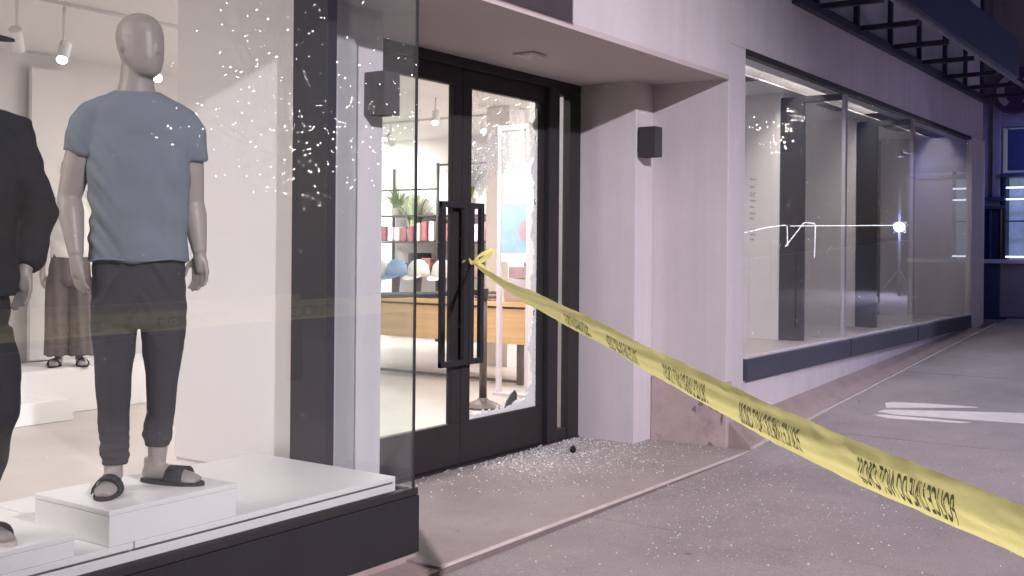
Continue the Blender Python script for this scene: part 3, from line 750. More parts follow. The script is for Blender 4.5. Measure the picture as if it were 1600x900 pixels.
for S_, E_, W_ in ((LS2, LE2, LW2), (RS2, RE2, RW2)):
    mb.tube([S_, E_, W_], [.052, .042, .028], n=12)
finger_hand(mb, RW2, (-.08, -.1, -1), (0.6, -.8, 0), (-0.8, 0, 0), curl=0.6)
finger_hand(mb, LW2, (.05, -.1, -1), (0.6, -.8, 0), (0.8, 0, 0), curl=0.6)
LA2, RA2 = (-.16, -.03, .075), (.07, -.05, .075)
mb.tube([(-.09, .015, .82), (-.12, -.03, .46), LA2], [.085, .055, .034], n=12)
mb.tube([(.09, .015, .82), (.12, -.08, .46), RA2], [.085, .055, .034], n=12)
foot(mb, LA2, (-.1, -1)); foot(mb, RA2, (.5, -.85))
place_local(remesh(mb, 0.0065, 4), 'body', M_skin, m2)
def jk_fold(p): return 0.018 * nz(p, 6, 6, 9) + 0.010 * nz(p, 13, 13, 18, 4)
mb = MB()
mb.rings([(.90, .0, .01, .205, .14), (.96, .0, .01, .215, .15), (1.1, .0, .01, .205, .145), (1.3, 0, .008, .212, .14), (1.46, 0, .012, .21, .128), (1.54, -.003, .018, .195, .11), (1.60, -.01, .02, .13, .09), (1.66, -.012, .02, .085, .08)], power=2.25)
for S_, E_, W_, sgn in ((LS2, LE2, LW2, -1), (RS2, RE2, RW2, 1)):
    mb.tube([S_ + Vector((-sgn * .06, 0, 0)), S_, S_.lerp(E_, .5), E_, E_.lerp(W_, .5), E_.lerp(W_, .85), E_.lerp(W_, .95)], [.080, .080, .078, .072, .066, .058, .046], n=16)
place_local(remesh(mb, 0.0065, 5, jk_fold), 'jacket', M_black, m2)
mb = MB()
mb.rings([(1.0, 0, .015, .165, .11), (.84, 0, .015, .182, .125), (.74, 0, .01, .182, .12), (.68, 0, .01, .14, .09)])
mb.tube([(-.09, .01, .76), (-.13, -.03, .46), (-.155, -.03, .2), (-.16, -.03, .12)], [.096, .078, .06, .052], n=16)
mb.tube([(.10, .01, .76), (.125, -.04, .58), (.13, -.085, .46), (.095, -.07, .25), (.075, -.05, .12)], [.100, .092, .08, .060, .052], n=16)
place_local(remesh(mb, 0.0065, 4, lambda p: 0.014 * nz(p, 8, 8, 9, 1)), 'trousers', M_black, m2)
shoe(m2, (LA2[0], LA2[1], 0), (-.1, -1), M_sandal, M_sole); shoe(m2, (RA2[0], RA2[1], 0), (.5, -.85), M_sandal, M_sole)
# cap with brim
f2 = Vector((0.95, -0.30, 0)).normalized()
mb = MB(); mb.ball((-.02, -.01, 1.885), (.112, .112, .085), 20, 12); mb.build('cap_crown', M_black, m2, smooth=True, world=False)
mb = MB()
sdv = Vector((-f2.y, f2.x, 0))
arc = [(-.02, -.01)]
pts = []
for k in range(13):
    a_ = -1.0 + 2.0 * k / 12
    pts.append((-.02 + f2.x * .215 * math.cos(a_) + sdv.x * .10 * math.sin(a_), -.01 + f2.y * .215 * math.cos(a_) + sdv.y * .10 * math.sin(a_)))
pts += [(-.02 + sdv.x * .07, -.01 + sdv.y * .07), (-.02 - sdv.x * .07, -.01 - sdv.y * .07)]
mb.poly(pts, lambda a_, b_, k: (a_, b_, 1.868 + k - 0.12 * max(0, (a_ + .02) * f2.x + (b_ + .01) * f2.y - .08)), 0.006)
mb.build('cap_brim', M_black, m2, world=False)

# --- podium steps in the store and the mannequin standing on it
pd = empty('podium', (5.2, 8.4, 0.0), 'white stepped podium under the far mannequin in wide grey trousers', 'podium')
box('step', (3.4, 5.46, 8.37, 8.749, 0.005, 0.19), M_podium, pd, bev=0.006)
box('step', (3.4, 7.5, 8.75, 9.45, 0.005, 0.40), M_podium, pd, bev=0.006)
rz = math.atan2(-0.58, 0.815)
m3 = empty('mannequin', (5.80, 8.97, 0.401), 'far mannequin in wide grey trousers and black sandals on the white podium', 'mannequin', rz=rz)
mb = MB()
head(mb, (0, 0, 1.77), (0.2, -0.98), 0.95)
mb.tube([(0, .01, 1.68), (0, .02, 1.5)], [.05, .06], n=12)
mb.rings([(1.56, 0, .02, .06, .05), (1.5, 0, .02, .14, .08), (1.4, 0, .015, .16, .10), (1.18, 0, .01, .12, .09), (1.0, 0, .01, .15, .10), (.8, 0, .015, .16, .105), (.74, 0, .015, .12, .09)])
for sgn in (-1, 1):
    W_ = Vector((sgn * .225, -.06, .86))
    mb.tube([(sgn * .165, .02, 1.48), (sgn * .225, .04, 1.15), W_], [.042, .034, .024], n=10)
    finger_hand(mb, W_, (0, -.1, -1), (0.3 * sgn, -.9, 0), (-sgn, 0, 0), curl=0.6)
    mb.tube([(sgn * .085, .015, .8), (sgn * .09, 0, .45), (sgn * .09, 0, .075)], [.08, .05, .032], n=10)
    foot(mb, (sgn * .09, 0, .075), (sgn * .2, -1))
place_local(remesh(mb, 0.009, 3), 'body', M_skin, m3)
mb = MB()
mb.rings([(.98, 0, .01, .17, .115), (1.2, 0, .01, .16, .11), (1.4, 0, .015, .178, .115), (1.5, 0, .02, .16, .09), (1.55, 0, .02, .08, .06)])
for sgn in (-1, 1): mb.tube([(sgn * .12, .02, 1.49), (sgn * .2, .03, 1.32), (sgn * .235, .04, 1.15), (sgn * .235, -.03, .92)], [.066, .06, .052, .045], n=12)
place_local(remesh(mb, 0.009, 3, lambda p: 0.004 * math.sin(p.z * 40 + p.x * 30)), 'pullover', M_capw, m3)
mb = MB()
mb.rings([(1.06, 0, .01, .15, .10), (.9, 0, .015, .18, .12), (.78, 0, .01, .185, .12), (.72, 0, .01, .14, .09)])
for sgn in (-1, 1): mb.tube([(sgn * .095, .01, .8), (sgn * .105, 0, .45), (sgn * .11, 0, .09)], [.10, .105, .11], n=14)
place_local(remesh(mb, 0.009, 3, lambda p: 0.006 * math.sin(p.x * 70 + p.z * 4)), 'trousers', M_grey, m3)
for sgn in (-1, 1): shoe(m3, (sgn * .10, 0, 0), (sgn * .2, -1), M_black, M_black)

# ------------------------------------------------------------------ track spotlights and added, unseen fill panels in the store
def panel(x0, x1, y0, y1, material, label, z=3.299):
    p = empty('ceiling_fill', ((x0 + x1) / 2, (y0 + y1) / 2, z), label, 'light', 'added fill panels in the shop ceiling')
    box('trim', (x0 - .03, x1 + .03, y0 - .03, y1 + .03, z - .012, z), M_ceil, p)
    box('diffuser', (x0, x1, y0, y1, z - .018, z - .0125), material, p)
panel(-0.9, 1.1, 4.5, 5.7, M_panelsoft, 'added unseen fill panel above the left window display')
panel(5.5, 8.8, 5.4, 6.8, M_panel, 'added unseen fill panel just inside the doors')
panel(10.6, 13.6, 11.9, 13.7, M_paneldeep, 'added unseen fill panel in the far corner of the store')
panel(11.9, 13.7, 5.5, 7.3, M_paneldeep, 'added unseen fill panel beyond the tall framed stand')
panel(-0.9, 0.25, 5.8, 6.5, M_panelsoft, 'added unseen fill panel before the white podium')
for i, s_ in enumerate(('nearest the doors', 'in the middle', 'farthest from the doors')):  # hidden glowing strips added to brighten the right windows
    a = wx[i]
    p = empty('display_fill', (a + 1.2, 4.4, ZT), 'added hidden light strip in the ceiling of the right window ' + s_, 'light', 'added fill strips in the right windows')
    box('diffuser', (a + .2, a + 2.2, 3.74, 3.88, 3.262, 3.274), mat('strip_%d' % i, (0.9, 0.9, 0.9), 0.4, emit=(1, 0.93, 0.88), estr=(44, 24, 20)[i]), p)
    box('casing', (a + .0, a + 2.44, 3.71, 3.96, 3.275, 3.29), M_ceil, p)

def track_head(x, y, z, aim, label, lit=True, power=0, group='track spotlights on the shop ceiling'):
    t = empty('track_light', (x, y, 3.299), label, 'spotlight', group)
    d = Vector(aim).normalized(); c = Vector((x, y, z))
    MB().tube([(x, y, 3.29), (x, y, z + .03)], .011, n=8).build('stem', M_ceil, t, smooth=True)
    MB().tube([c - d * .10, c - d * .095, c + d * .08, c + d * .085], [.034, .045, .045, .040], n=16).build('housing', M_ceil, t, smooth=False)
    if lit:
        MB().tube([c + d * .0855, c + d * .089], [.036, .036], n=16).build('lens', M_lens, t)
    if power:
        l = bpy.data.lights.new('spot_lamp', 'SPOT'); l.energy = power; l.spot_size = R(95); l.spot_blend = 0.8; l.color = (1, .93, .88); l.shadow_soft_size = 0.05
        lo = bpy.data.objects.new('spot_lamp', l); COL.objects.link(lo); lo.parent = t
        lo.matrix_parent_inverse = Matrix.Translation(t.location).inverted()
        lo.location = c + d * .12; lo.rotation_mode = 'QUATERNION'; lo.rotation_quaternion = d.to_track_quat('-Z', 'Y')
track_head(4.72, 7.40, 2.93, (-.5, -.5, -.8), 'white track spotlight lit, left of the blue shirt mannequin head', power=60)
track_head(4.32, 7.35, 2.95, (.5, .6, -.8), 'white track spotlight at the far left by the black jacket', lit=False)
track_head(5.95, 7.95, 2.98, (-.4, -.8, -.5), 'bright track spotlight just right of the blue shirt mannequin chin', power=0)
track_head(10.1, 8.2, 3.05, (-.5, -.35, -.75), 'lit track spotlight seen high through the left door', power=120)
track_head(11.9, 10.5, 3.05, (.7, .1, -.8), 'track spotlight seen through glass above the green plant', lit=False, power=230)
track_head(11.6, 11.2, 3.05, (.7, .1, -.8), 'track spotlight left of the door handle aimed at the wall', lit=False, power=230)
track_head(12.1, 9.4, 3.05, (.8, -.05, -.7), 'second track spotlight from the plant aimed at the wall', lit=False, power=230)
track_head(11.6, 8.6, 3.1, (-.6, -.45, -.7), 'lit track spotlight seen through the broken right door', power=60)
tr = MB().box(4.1, 6.2, 7.36, 7.40, 3.27, 3.298).build('lighting_track', M_ceil); tag(tr, 'white ceiling track left of the blue shirt mannequin head', 'track')
tr = MB().box(11.75, 11.80, 8.4, 11.5, 3.27, 3.298).build('lighting_track', M_ceil); tag(tr, 'white ceiling track deep in the store seen through the doors', 'track')
# tall white partition seen behind the left display
box('partition', (5.72, 6.15, 9.47, 9.52, 0.41, 3.15), M_white, B)

# ------------------------------------------------------------------ store fittings seen through the doors
tb = empty('display_table', (10.2, 8.1, 0), 'long oak display table on grey steel legs inside the store', 'table')
box('top', (9.72, 10.75, 6.62, 9.75, 0.86, 0.91), M_wood, tb, bev=0.004)
box('apron', (9.76, 10.70, 6.66, 9.70, 0.45, 0.835), M_wood, tb, bev=0.004)
box('shadow_gap', (9.78, 10.68, 6.68, 9.68, 0.835, 0.86), M_leg, tb)
for yy in (7.4, 8.2, 8.95): box('drawer_joint', (9.757, 9.7598, yy, yy + .008, 0.46, 0.83), M_leg, tb)
for (lx, ly) in ((9.79, 6.72), (9.79, 9.0), (9.79, 9.62), (10.6, 6.72), (10.6, 9.62)):
    box('leg', (lx, lx + .06, ly, ly + .06, 0.005, 0.45), M_leg, tb)
box('stretcher', (9.80, 9.84, 6.781, 8.999, 0.02, 0.05), M_leg, tb)
box('stretcher', (9.80, 9.84, 9.061, 9.619, 0.02, 0.05), M_leg, tb)
def cap(x, y, material, label):
    c = empty('baseball_cap', (x, y, 0.911), label, 'cap', 'caps on stands on the oak table')
    st = MB().tube([(x, y, .911), (x, y, .918), (x, y, .925), (x, y, 1.16)], [.075, .075, .03, .05], n=12)
    st.build('cap_stand', M_leg, c)
    cr = MB(); cr.rings([(1.15, x, y, .125, .135), (1.21, x, y, .130, .140), (1.29, x, y, .112, .122), (1.345, x, y, .066, .072), (1.36, x, y, .012, .012)], n=18); cr.build('crown', material, c, smooth=True)
    pts = [(x - .095 - .13 * math.sin(math.pi * k / 10), y + .122 * math.cos(math.pi * k / 10)) for k in range(11)]
    MB().poly(pts, lambda a_, b_, k: (a_, b_, 1.165 + k - .40 * max(0, (x - a_) - .09)), .008).build('brim', material, c)
cap(9.95, 8.96, M_capw, 'white cap on a stand, leftmost on the oak table')
cap(9.95, 8.66, M_capb, 'light blue cap on a stand on the oak table')
cap(9.95, 8.32, M_capw, 'white cap on a stand right of the blue cap')
cap(9.95, 7.95, M_capw, 'white cap behind the left door handle')
cap(9.95, 7.55, M_pink, 'pinkish cap behind the right door handle')
def bag(x, y, material, label, n_=3):
    b_ = empty('folded_garments', (x, y, .911), label, 'clothes', 'small goods on the oak table')
    for k in range(n_):
        MB().box(x - .10, x + .10, y - .13 + .006 * k, y + .12 - .004 * k, .912 + k * .026, .936 + k * .026, bev=.009).build('garment', material if k % 2 == 0 else M_grey, b_)
bag(9.9, 9.1, M_leaf2, 'pale green folded garments at the left end of the oak table')
bag(9.9, 8.1, M_grey, 'grey folded garments in the middle of the oak table', 2)
bag(9.88, 7.25, M_board, 'reddish folded garments on the oak table right of the handles', 4)
bx = empty('gift_box', (9.95, 6.85, .911), 'pink stacked boxes at the right end of the oak table', 'box')
for k in range(3): box('box', (9.82, 10.1, 6.70, 6.98 - .03 * k, .912 + k * .13, 1.035 + k * .13), M_pink if k != 1 else M_lav, bx, bev=.004)
# second block of goods: low dark rack behind table
rk = empty('wall_rack', (13.8, 10.3, 0), 'black steel wall rack with shelves of red and pink clothes', 'rack')
for yy in (8.4, 9.6, 10.9, 12.2):
    for xx in (13.5, 13.93): box('upright', (xx, xx + .035, yy, yy + .035, 0.005, 2.85), M_blackmetal, rk)
for z_ in (0.55, 1.1, 1.57, 2.0):
    for (y0_, y1_) in ((8.436, 9.599), (9.636, 10.899), (10.936, 12.199)):
        if z_ == 2.0 and y0_ < 8.5: continue
        box('shelf', (13.5, 13.96, y0_, y1_, z_, z_ + .025), M_blackmetal, rk)
for (y0_, y1_, z_) in ((9.636, 10.899, 2.80), (10.936, 12.199, 2.42)): box('rail', (13.49, 13.515, y0_, y1_, z_, z_ + .03), M_blackmetal, rk)
cnt = 0
for k in range(17):
    y0_ = 9.70 + k * 0.145
    if 10.8 < y0_ < 10.95: continue
    mcol = (M_red, M_red, M_pink, M_lav, M_red, M_pink)[k % 6]
    g = MB(); g.box(13.52, 13.9, y0_, y0_ + .10, 1.60, 1.60 + random.uniform(.22, .33), bev=.015)
    g.build('garment', mcol, rk)
for k in range(9):
    y0_ = 9.72 + k * 0.27
    if 10.75 < y0_ < 10.95: continue
    MB().box(13.53, 13.9, y0_, y0_ + .2, 1.126, 1.126 + random.uniform(.1, .3), bev=.015).build('folded_stack', (M_black, M_grey, M_red)[k % 3], rk)
def plant(x, y, z, h, sp, n_, pot_r, pot_h, material, label):
    p = empty('potted_plant', (x, y, z), label, 'plant', 'potted grasses on the wall rack')
    MB().tube([(x, y, z + .002), (x, y, z + pot_h), (x, y, z + pot_h + .002)], [pot_r * .8, pot_r, pot_r * .9], n=16).build('pot', M_pot, p)
    bmx = bmesh.new()
    for k in range(n_):
        a_ = random.uniform(0, 6.283); L_ = h * random.uniform(.55, 1.05); lean = sp * random.uniform(.1, 1.0)
        wv = random.uniform(.008, .02); dx, dy = math.cos(a_), math.sin(a_)
        b0 = Vector((x + dx * pot_r * random.uniform(0, .7), y + dy * pot_r * random.uniform(0, .7), z + pot_h - .01))
        prev = None
        for s_ in range(6):
            u = s_ / 5
            c_ = b0 + Vector((dx, dy, 0)) * lean * u ** 1.8 + Vector((0, 0, 1)) * L_ * (u - .25 * u * u * (lean / sp))
            ww = wv * (1 - u) ** .6 + .001; sd2 = Vector((-dy, dx, 0)) * ww
            cur = (bmx.verts.new(c_ - sd2), bmx.verts.new(c_ + sd2))
            if prev: bmx.faces.new((prev[0], prev[1], cur[1], cur[0]))
            prev = cur
    m_ = bpy.data.meshes.new('leaves'); bmx.to_mesh(m_); bmx.free()
    o = link_mesh('leaves', m_, material, p); o['kind'] = 'stuff'
plant(13.68, 10.45, 2.026, .78, .55, 150, .14, .26, M_leaf, 'spiky green potted grass high on the wall rack')
plant(13.68, 11.55, 1.596, .75, .5, 150, .14, .2, M_leaf2, 'pale potted grass on the left end of the wall rack')
plant(13.68, 11.9, 2.026, .4, .5, 90, .11, .12, M_leaf, 'small dark potted grass above the pale grass')
# stanchion with belt
st = empty('stanchion', (8.2, 6.06, 0), 'dark belt stanchion with domed base just inside the broken door', 'stanchion')
MB().tube([(8.2, 6.06, .005), (8.2, 6.06, .02), (8.2, 6.06, .05), (8.2, 6.06, .08), (8.2, 6.06, .10)], [.18, .18, .13, .06, .04], n=28).build('base', M_stan, st, smooth=False)
MB().tube([(8.2, 6.06, .10), (8.2, 6.06, 1.02)], .036, n=18).build('post', M_stan, st, smooth=True)
MB().tube([(8.2, 6.06, 1.02), (8.2, 6.06, 1.12), (8.2, 6.06, 1.125)], [.045, .045, .03], n=18).build('belt_head', M_blackmetal, st)
def beltf(t, wv, off):
    a_, b_ = Vector((8.17, 6.09, 1.085)), Vector((6.75, 7.45, 1.07))
    c = a_.lerp(b_, t); c.z -= .05 * math.sin(math.pi * t) * .4
    return c + Vector((0, 0, wv))
bl = ribbon('belt', beltf, 0, 1, 20, .026, M_blackmetal, st, nw=2)
bl.modifiers.new('th', 'SOLIDIFY').thickness = 0.003
st2 = empty('stanchion', (6.73, 7.47, 0), 'second belt stanchion at the far end of the black belt', 'stanchion')
MB().tube([(6.73, 7.47, .005), (6.73, 7.47, .02), (6.73, 7.47, .05), (6.73, 7.47, .10)], [.18, .18, .13, .04], n=28).build('base', M_stan, st2)
MB().tube([(6.73, 7.47, .10), (6.73, 7.47, 1.12)], .036, n=18).build('post', M_stan, st2, smooth=True)
# tall framed panel with a blue and pink picture
pn = empty('panel_stand', (8.96, 6.42, 0), 'tall pale framed panel with blue and pink picture inside the broken door', 'stand')
for yy in (6.24, 6.60): box('post', (8.94, 8.99, yy, yy + .045, 0.005, 2.75), M_lav, pn, bev=.005)
box('top_rail', (8.94, 8.99, 6.286, 6.599, 2.70, 2.75), M_lav, pn)
box('acrylic_panel', (8.96, 8.972, 6.287, 6.598, 1.95, 2.699), M_acryl, pn)
box('white_board', (8.955, 8.975, 6.287, 6.598, 1.36, 1.449), M_white, pn)
box('picture_board', (8.955, 8.975, 6.287, 6.598, 1.45, 1.95), M_post_blue, pn)
MB().poly([(6.32 + .06 * math.cos(a_), 1.68 + .10 * math.sin(a_)) for a_ in [2 * math.pi * k / 20 for k in range(20)] if True], lambda a_, b_, k: (8.9545 - k, max(6.288, a_), b_), .003).build('picture_shape', M_post_pink, pn)
box('foot', (8.90, 9.03, 6.22, 6.66, 0.005, 0.03), M_lav, pn)
pn.location = (9.05, 6.29, 0)
# white column deeper in the store
box('store_column', (11.2, 11.55, 7.9, 8.25, 0.0, 3.299), M_white, B)

# ------------------------------------------------------------------ canopy grid on the right
cg = empty('gridded_canopy', (12.5, YF, 3.67), 'dark blue gridded steel canopy frame above the right windows', 'canopy')
box('ledger', (9.0, 16.5, YF - .07, YF - .001, 3.62, 3.70), M_grid, cg)
box('outer_beam', (8.6, 16.9, 2.735, 2.775, 3.705, 3.74), mat('beam_grey', (0.2, 0.19, 0.24), .5, var=.1), cg)
box('fascia', (8.6, 15.2, 2.70, 2.74, 3.741, 4.22), M_navy, cg, bev=.004)
for xx in (8.45, 9.55, 10.7, 11.85, 13.0, 14.2, 15.3, 16.3):
    if xx > 8.6: box('rib', (xx - .025, xx + .025, 2.781, YF - .071, 3.66, 3.71), M_grid, cg)
    box('wall_batten', (xx - .03, xx + .03, YF - .045, YF - .001, 3.701, 6.4), M_grid, cg)
for z_ in (4.5, 5.3): box('wall_rail', (9.0, 16.5, YF - .065, YF - .046, z_, z_ + .05), M_grid, cg)

# ------------------------------------------------------------------ neighbouring building
nb = empty('neighbour_building', (17.5, 3.2, 0.5), 'dark blue lit neighbouring shop front beyond the pale facade', 'building')
NX = 17.2
box('wall', (NX, 20.0, 2.2, 8.0, 3.35, 7.5), M_nwall, nb)
box('wall', (NX, 20.0, 3.30, 8.0, 2.32, 3.349), M_nwall, nb)
box('wall', (NX + .02, 20.0, 2.2, 8.0, 0.2, 0.56), M_nblue, nb)
box('base_panel', (NX + .004, NX + .1, 3.30, 4.4, 0.561, 1.34), M_nblue, nb, bev=.004)
box('base_panel', (NX + .014, NX + .1, 2.2, 3.29, 0.561, 1.34), M_nwall, nb, bev=.004)
box('sill_band', (NX - .03, NX + .1, 2.2, 4.4, 1.341, 1.40), M_lav, nb, bev=.003)
wn = box('window', (NX + .03, NX + .06, 3.30, 4.4, 1.401, 2.14), M_nglass, nb)
for yy in (3.42, 3.62): box('glazing_bar', (NX + .01, NX + .029, yy, yy + .03, 1.402, 2.139), M_nblue, wn)
box('cornice', (NX - .03, NX + .1, 3.23, 4.4, 2.141, 2.19), M_nblue, nb); box('cornice', (NX - .05, NX + .1, 3.23, 4.4, 2.26, 2.319), M_nblue, nb)
box('wall', (NX + .01, NX + .2, 3.30, 4.4, 2.191, 2.259), M_nwall, nb)
for yy in (3.30, 3.55, 3.85): box('pilaster', (NX - .05, NX - .001, yy, yy + .10, 2.32, 5.5), M_nwall, nb, bev=.004)
box('wall', (NX + .005, NX + .4, 2.2, 2.85, 1.401, 3.349), M_nwall, nb)
by = box('show_case', (NX + .25, NX + .3, 2.851, 3.22, 1.401, 3.34), M_ledwall, nb)
box('jamb', (NX - .01, NX + .3, 3.221, 3.27, 1.401, 2.60), M_grid, by)
box('awning', (NX - .1, NX + .3, 2.2, 3.27, 2.601, 2.66), M_nblue, by)
for z_ in (1.43, 2.27, 2.44): box('light_strip', (NX - .02, NX + .01, 2.86, 3.215, z_, z_ + .022), M_led, by)
box('rail', (NX - .01, NX + .02, 2.86, 3.215, 1.95, 1.97), M_grid, by)
box('upper_panel', (NX - .02, NX - .001, 2.2, 3.20, 2.70, 3.30), mat('blue_awning', (0.03, 0.04, 0.11), .5, var=.1, vscale=4), by)
bl_ = empty('blue_fill', (NX, 2.4, 2.9), 'unseen added blue lamp on the neighbouring building outside the picture', 'lamp')  # unseen lamp added to tint the neighbouring wall blue
MB().box(NX - .80, NX - .001, 2.27, 2.33, 2.98, 3.02, bev=.004).build('arm', M_grid, bl_)
MB().tube([(NX - .76, 2.3, 2.979), (NX - .76, 2.3, 2.90)], [.04, .06], n=12).build('shade', M_grid, bl_)
l = bpy.data.lights.new('blue_fill_light', 'SPOT'); l.energy = 26; l.spot_size = R(130); l.spot_blend = .6; l.color = (0.22, 0.27, 1.0); l.shadow_soft_size = .03
o = bpy.data.objects.new('blue_fill_light', l); COL.objects.link(o); o.parent = bl_
o.matrix_parent_inverse = Matrix.Translation(bl_.location).inverted(); o.location = (NX - .75, 2.3, 2.85); o.rotation_mode = 'QUATERNION'; o.rotation_quaternion = Vector((1, .55, -.35)).to_track_quat('-Z', 'Y')
rs = empty('round_sign', (NX, 3.08, 3.85), 'round purple sign with pale curved emblem on the neighbouring building', 'sign')
def disc(r0, r1, x0, x1, name, material):
    b_ = MB(); n_ = 40
    for k in range(n_):
        a0, a1 = 2 * math.pi * k / n_, 2 * math.pi * (k + 1) / n_
        pts = [(r0 * math.cos(a0), r0 * math.sin(a0)), (r1 * math.cos(a0), r1 * math.sin(a0)), (r1 * math.cos(a1), r1 * math.sin(a1)), (r0 * math.cos(a1), r0 * math.sin(a1))]
        if r0 < 1e-6: pts = pts[1:3] + [(0, 0)]
        b_.poly(pts, lambda a_, c_, q_: (x0 + (x1 - x0) * q_, 3.08 + a_, 3.85 + c_), 1.0)
    bmesh.ops.remove_doubles(b_.bm, verts=b_.bm.verts, dist=1e-5)
    return b_.build(name, material, rs)
disc(0.0, .33, NX - .10, NX - .052, 'disc', M_sign)
disc(.30, .345, NX - .125, NX - .099, 'rim', mat('sign_rim', (0.12, .05, .12), .5, var=.1))
for sx in (-1, 1):
    pts = []
    for k in range(13):
        a_ = -1.15 + 2.3 * k / 12; pts.append((sx * (.06 + .20 * math.cos(a_)), .24 * math.sin(a_)))
    for k in range(13):
        a_ = 1.15 - 2.3 * k / 12; pts.append((sx * (.035 + .12 * math.cos(a_)), .17 * math.sin(a_)))
    MB().poly(pts, lambda a_, c_, q_: (NX - .101 - q_, 3.08 + a_, 3.85 + c_), .012).build('emblem', M_signp, rs)
box('bracket', (NX - .05, NX - .001, 3.05, 3.11, 3.75, 3.95), M_grid, rs)

# ------------------------------------------------------------------ street side (behind the camera, seen in reflections)
sl = empty('street_lamp', (0.5, -6.4, zg(0.5)), 'tall street lamp with warm head behind the viewer', 'street lamp')
MB().tube([(0.5, -6.4, zg(0.5)), (0.5, -6.4, 0.3), (0.5, -6.4, 5.6), (0.5, -6.1, 5.9), (0.5, -5.5, 5.95)], [.11, .07, .05, .04, .035], n=14).build('pole', M_grid, sl, smooth=True)
MB().box(.35, .65, -5.75, -5.2, 5.86, 5.95, bev=.02).build('lamp_head', M_grid, sl)
box('lens', (.4, .6, -5.7, -5.3, 5.845, 5.8595), M_streetlens, sl)
ld = bpy.data.lights.new('street_lamp_light', 'SPOT'); ld.energy = 4500; ld.color = (1.0, 0.89, 0.97); ld.shadow_soft_size = 0.10; ld.spot_size = R(50); ld.spot_blend = 0.9
lo = bpy.data.objects.new('street_lamp_light', ld); COL.objects.link(lo); lo.parent = sl
lo.matrix_parent_inverse = Matrix.Translation(sl.location).inverted(); lo.location = (0.5, -5.5, 5.72); lo.rotation_mode = 'QUATERNION'; lo.rotation_quaternion = (Vector((5.2, 3.0, 0.3)) - Vector((0.5, -5.5, 5.72))).to_track_quat('-Z', 'Y')

s2 = empty('street_lamp', (11.0, -3.2, zg(11)), 'street lamp with cool cut-off head up the street', 'street lamp')
MB().tube([(11, -3.2, zg(11)), (11, -3.2, .5), (11, -3.2, 5.3), (11, -2.6, 5.75), (11, -.5, 5.85)], [.11, .07, .05, .04, .035], n=14).build('pole', M_grid, s2, smooth=True)
MB().box(10.85, 11.15, -.75, -.1, 5.70, 5.79, bev=.02).build('lamp_head', M_grid, s2)
box('lens', (10.9, 11.1, -.65, -.2, 5.685, 5.6995), M_streetlens, s2)
l = bpy.data.lights.new('cool_street_light', 'SPOT'); l.energy = 620; l.color = (0.78, 0.75, 1.0); l.shadow_soft_size = .12; l.spot_size = R(92); l.spot_blend = .55
o = bpy.data.objects.new('cool_street_light', l); COL.objects.link(o); o.parent = s2
o.matrix_parent_inverse = Matrix.Translation(s2.location).inverted(); o.location = (11, -.4, 5.62)
lt = empty('light_tower', (20.4, 1.2, zg(20.4)), 'portable white floodlight on a tripod up the street', 'light tower')
zb = zg(20.4)
MB().tube([(20.4, 1.2, zb), (20.4, 1.2, 2.6)], .03, n=10).build('mast', M_grid, lt)
for k in range(3):
    a_ = 2.1 * k; MB().tube([(20.4, 1.2, zb + .5), (20.4 + .4 * math.cos(a_), 1.2 + .4 * math.sin(a_), zb)], .018, n=8).build('leg', M_grid, lt)
MB().box(20.40, 20.46, 1.08, 1.32, 1.84, 2.06, bev=.01).build('lamp_housing', M_grid, lt)
MB().ball((20.37, 1.2, 1.95), (.05, .085, .085), 16, 12).build('flood_lens', M_flood, lt, smooth=True)
bm_ = empty('beacon_mast', (13.5, -3.0, zg(13.5)), 'blue flashing beacon on a mast up the street', 'beacon')
MB().tube([(13.5, -3, zg(13.5)), (13.5, -3, 2.9)], .03, n=10).build('mast', M_grid, bm_)
MB().tube([(13.5, -3, 2.9), (13.5, -3, 3.06), (13.5, -3, 3.08)], [.09, .09, .05], n=14).build('beacon', mat('beacon', (.1, .1, .6), .3, emit=(.15, .2, 1), estr=8), bm_)
for nm, par, pos, en, colr, rad in (('beacon_light', bm_, (13.5, -3, 3.2), 45, (0.25, 0.26, 1.0), .1), ('flood_light', lt, (20.25, 1.2, 1.95), 190, (0.66, .68, 1.0), .05)):
    l = bpy.data.lights.new(nm, 'POINT'); l.energy = en; l.color = colr; l.shadow_soft_size = rad
    o = bpy.data.objects.new(nm, l); COL.objects.link(o); o.parent = par
    o.matrix_parent_inverse = Matrix.Translation(par.location).inverted(); o.location = pos

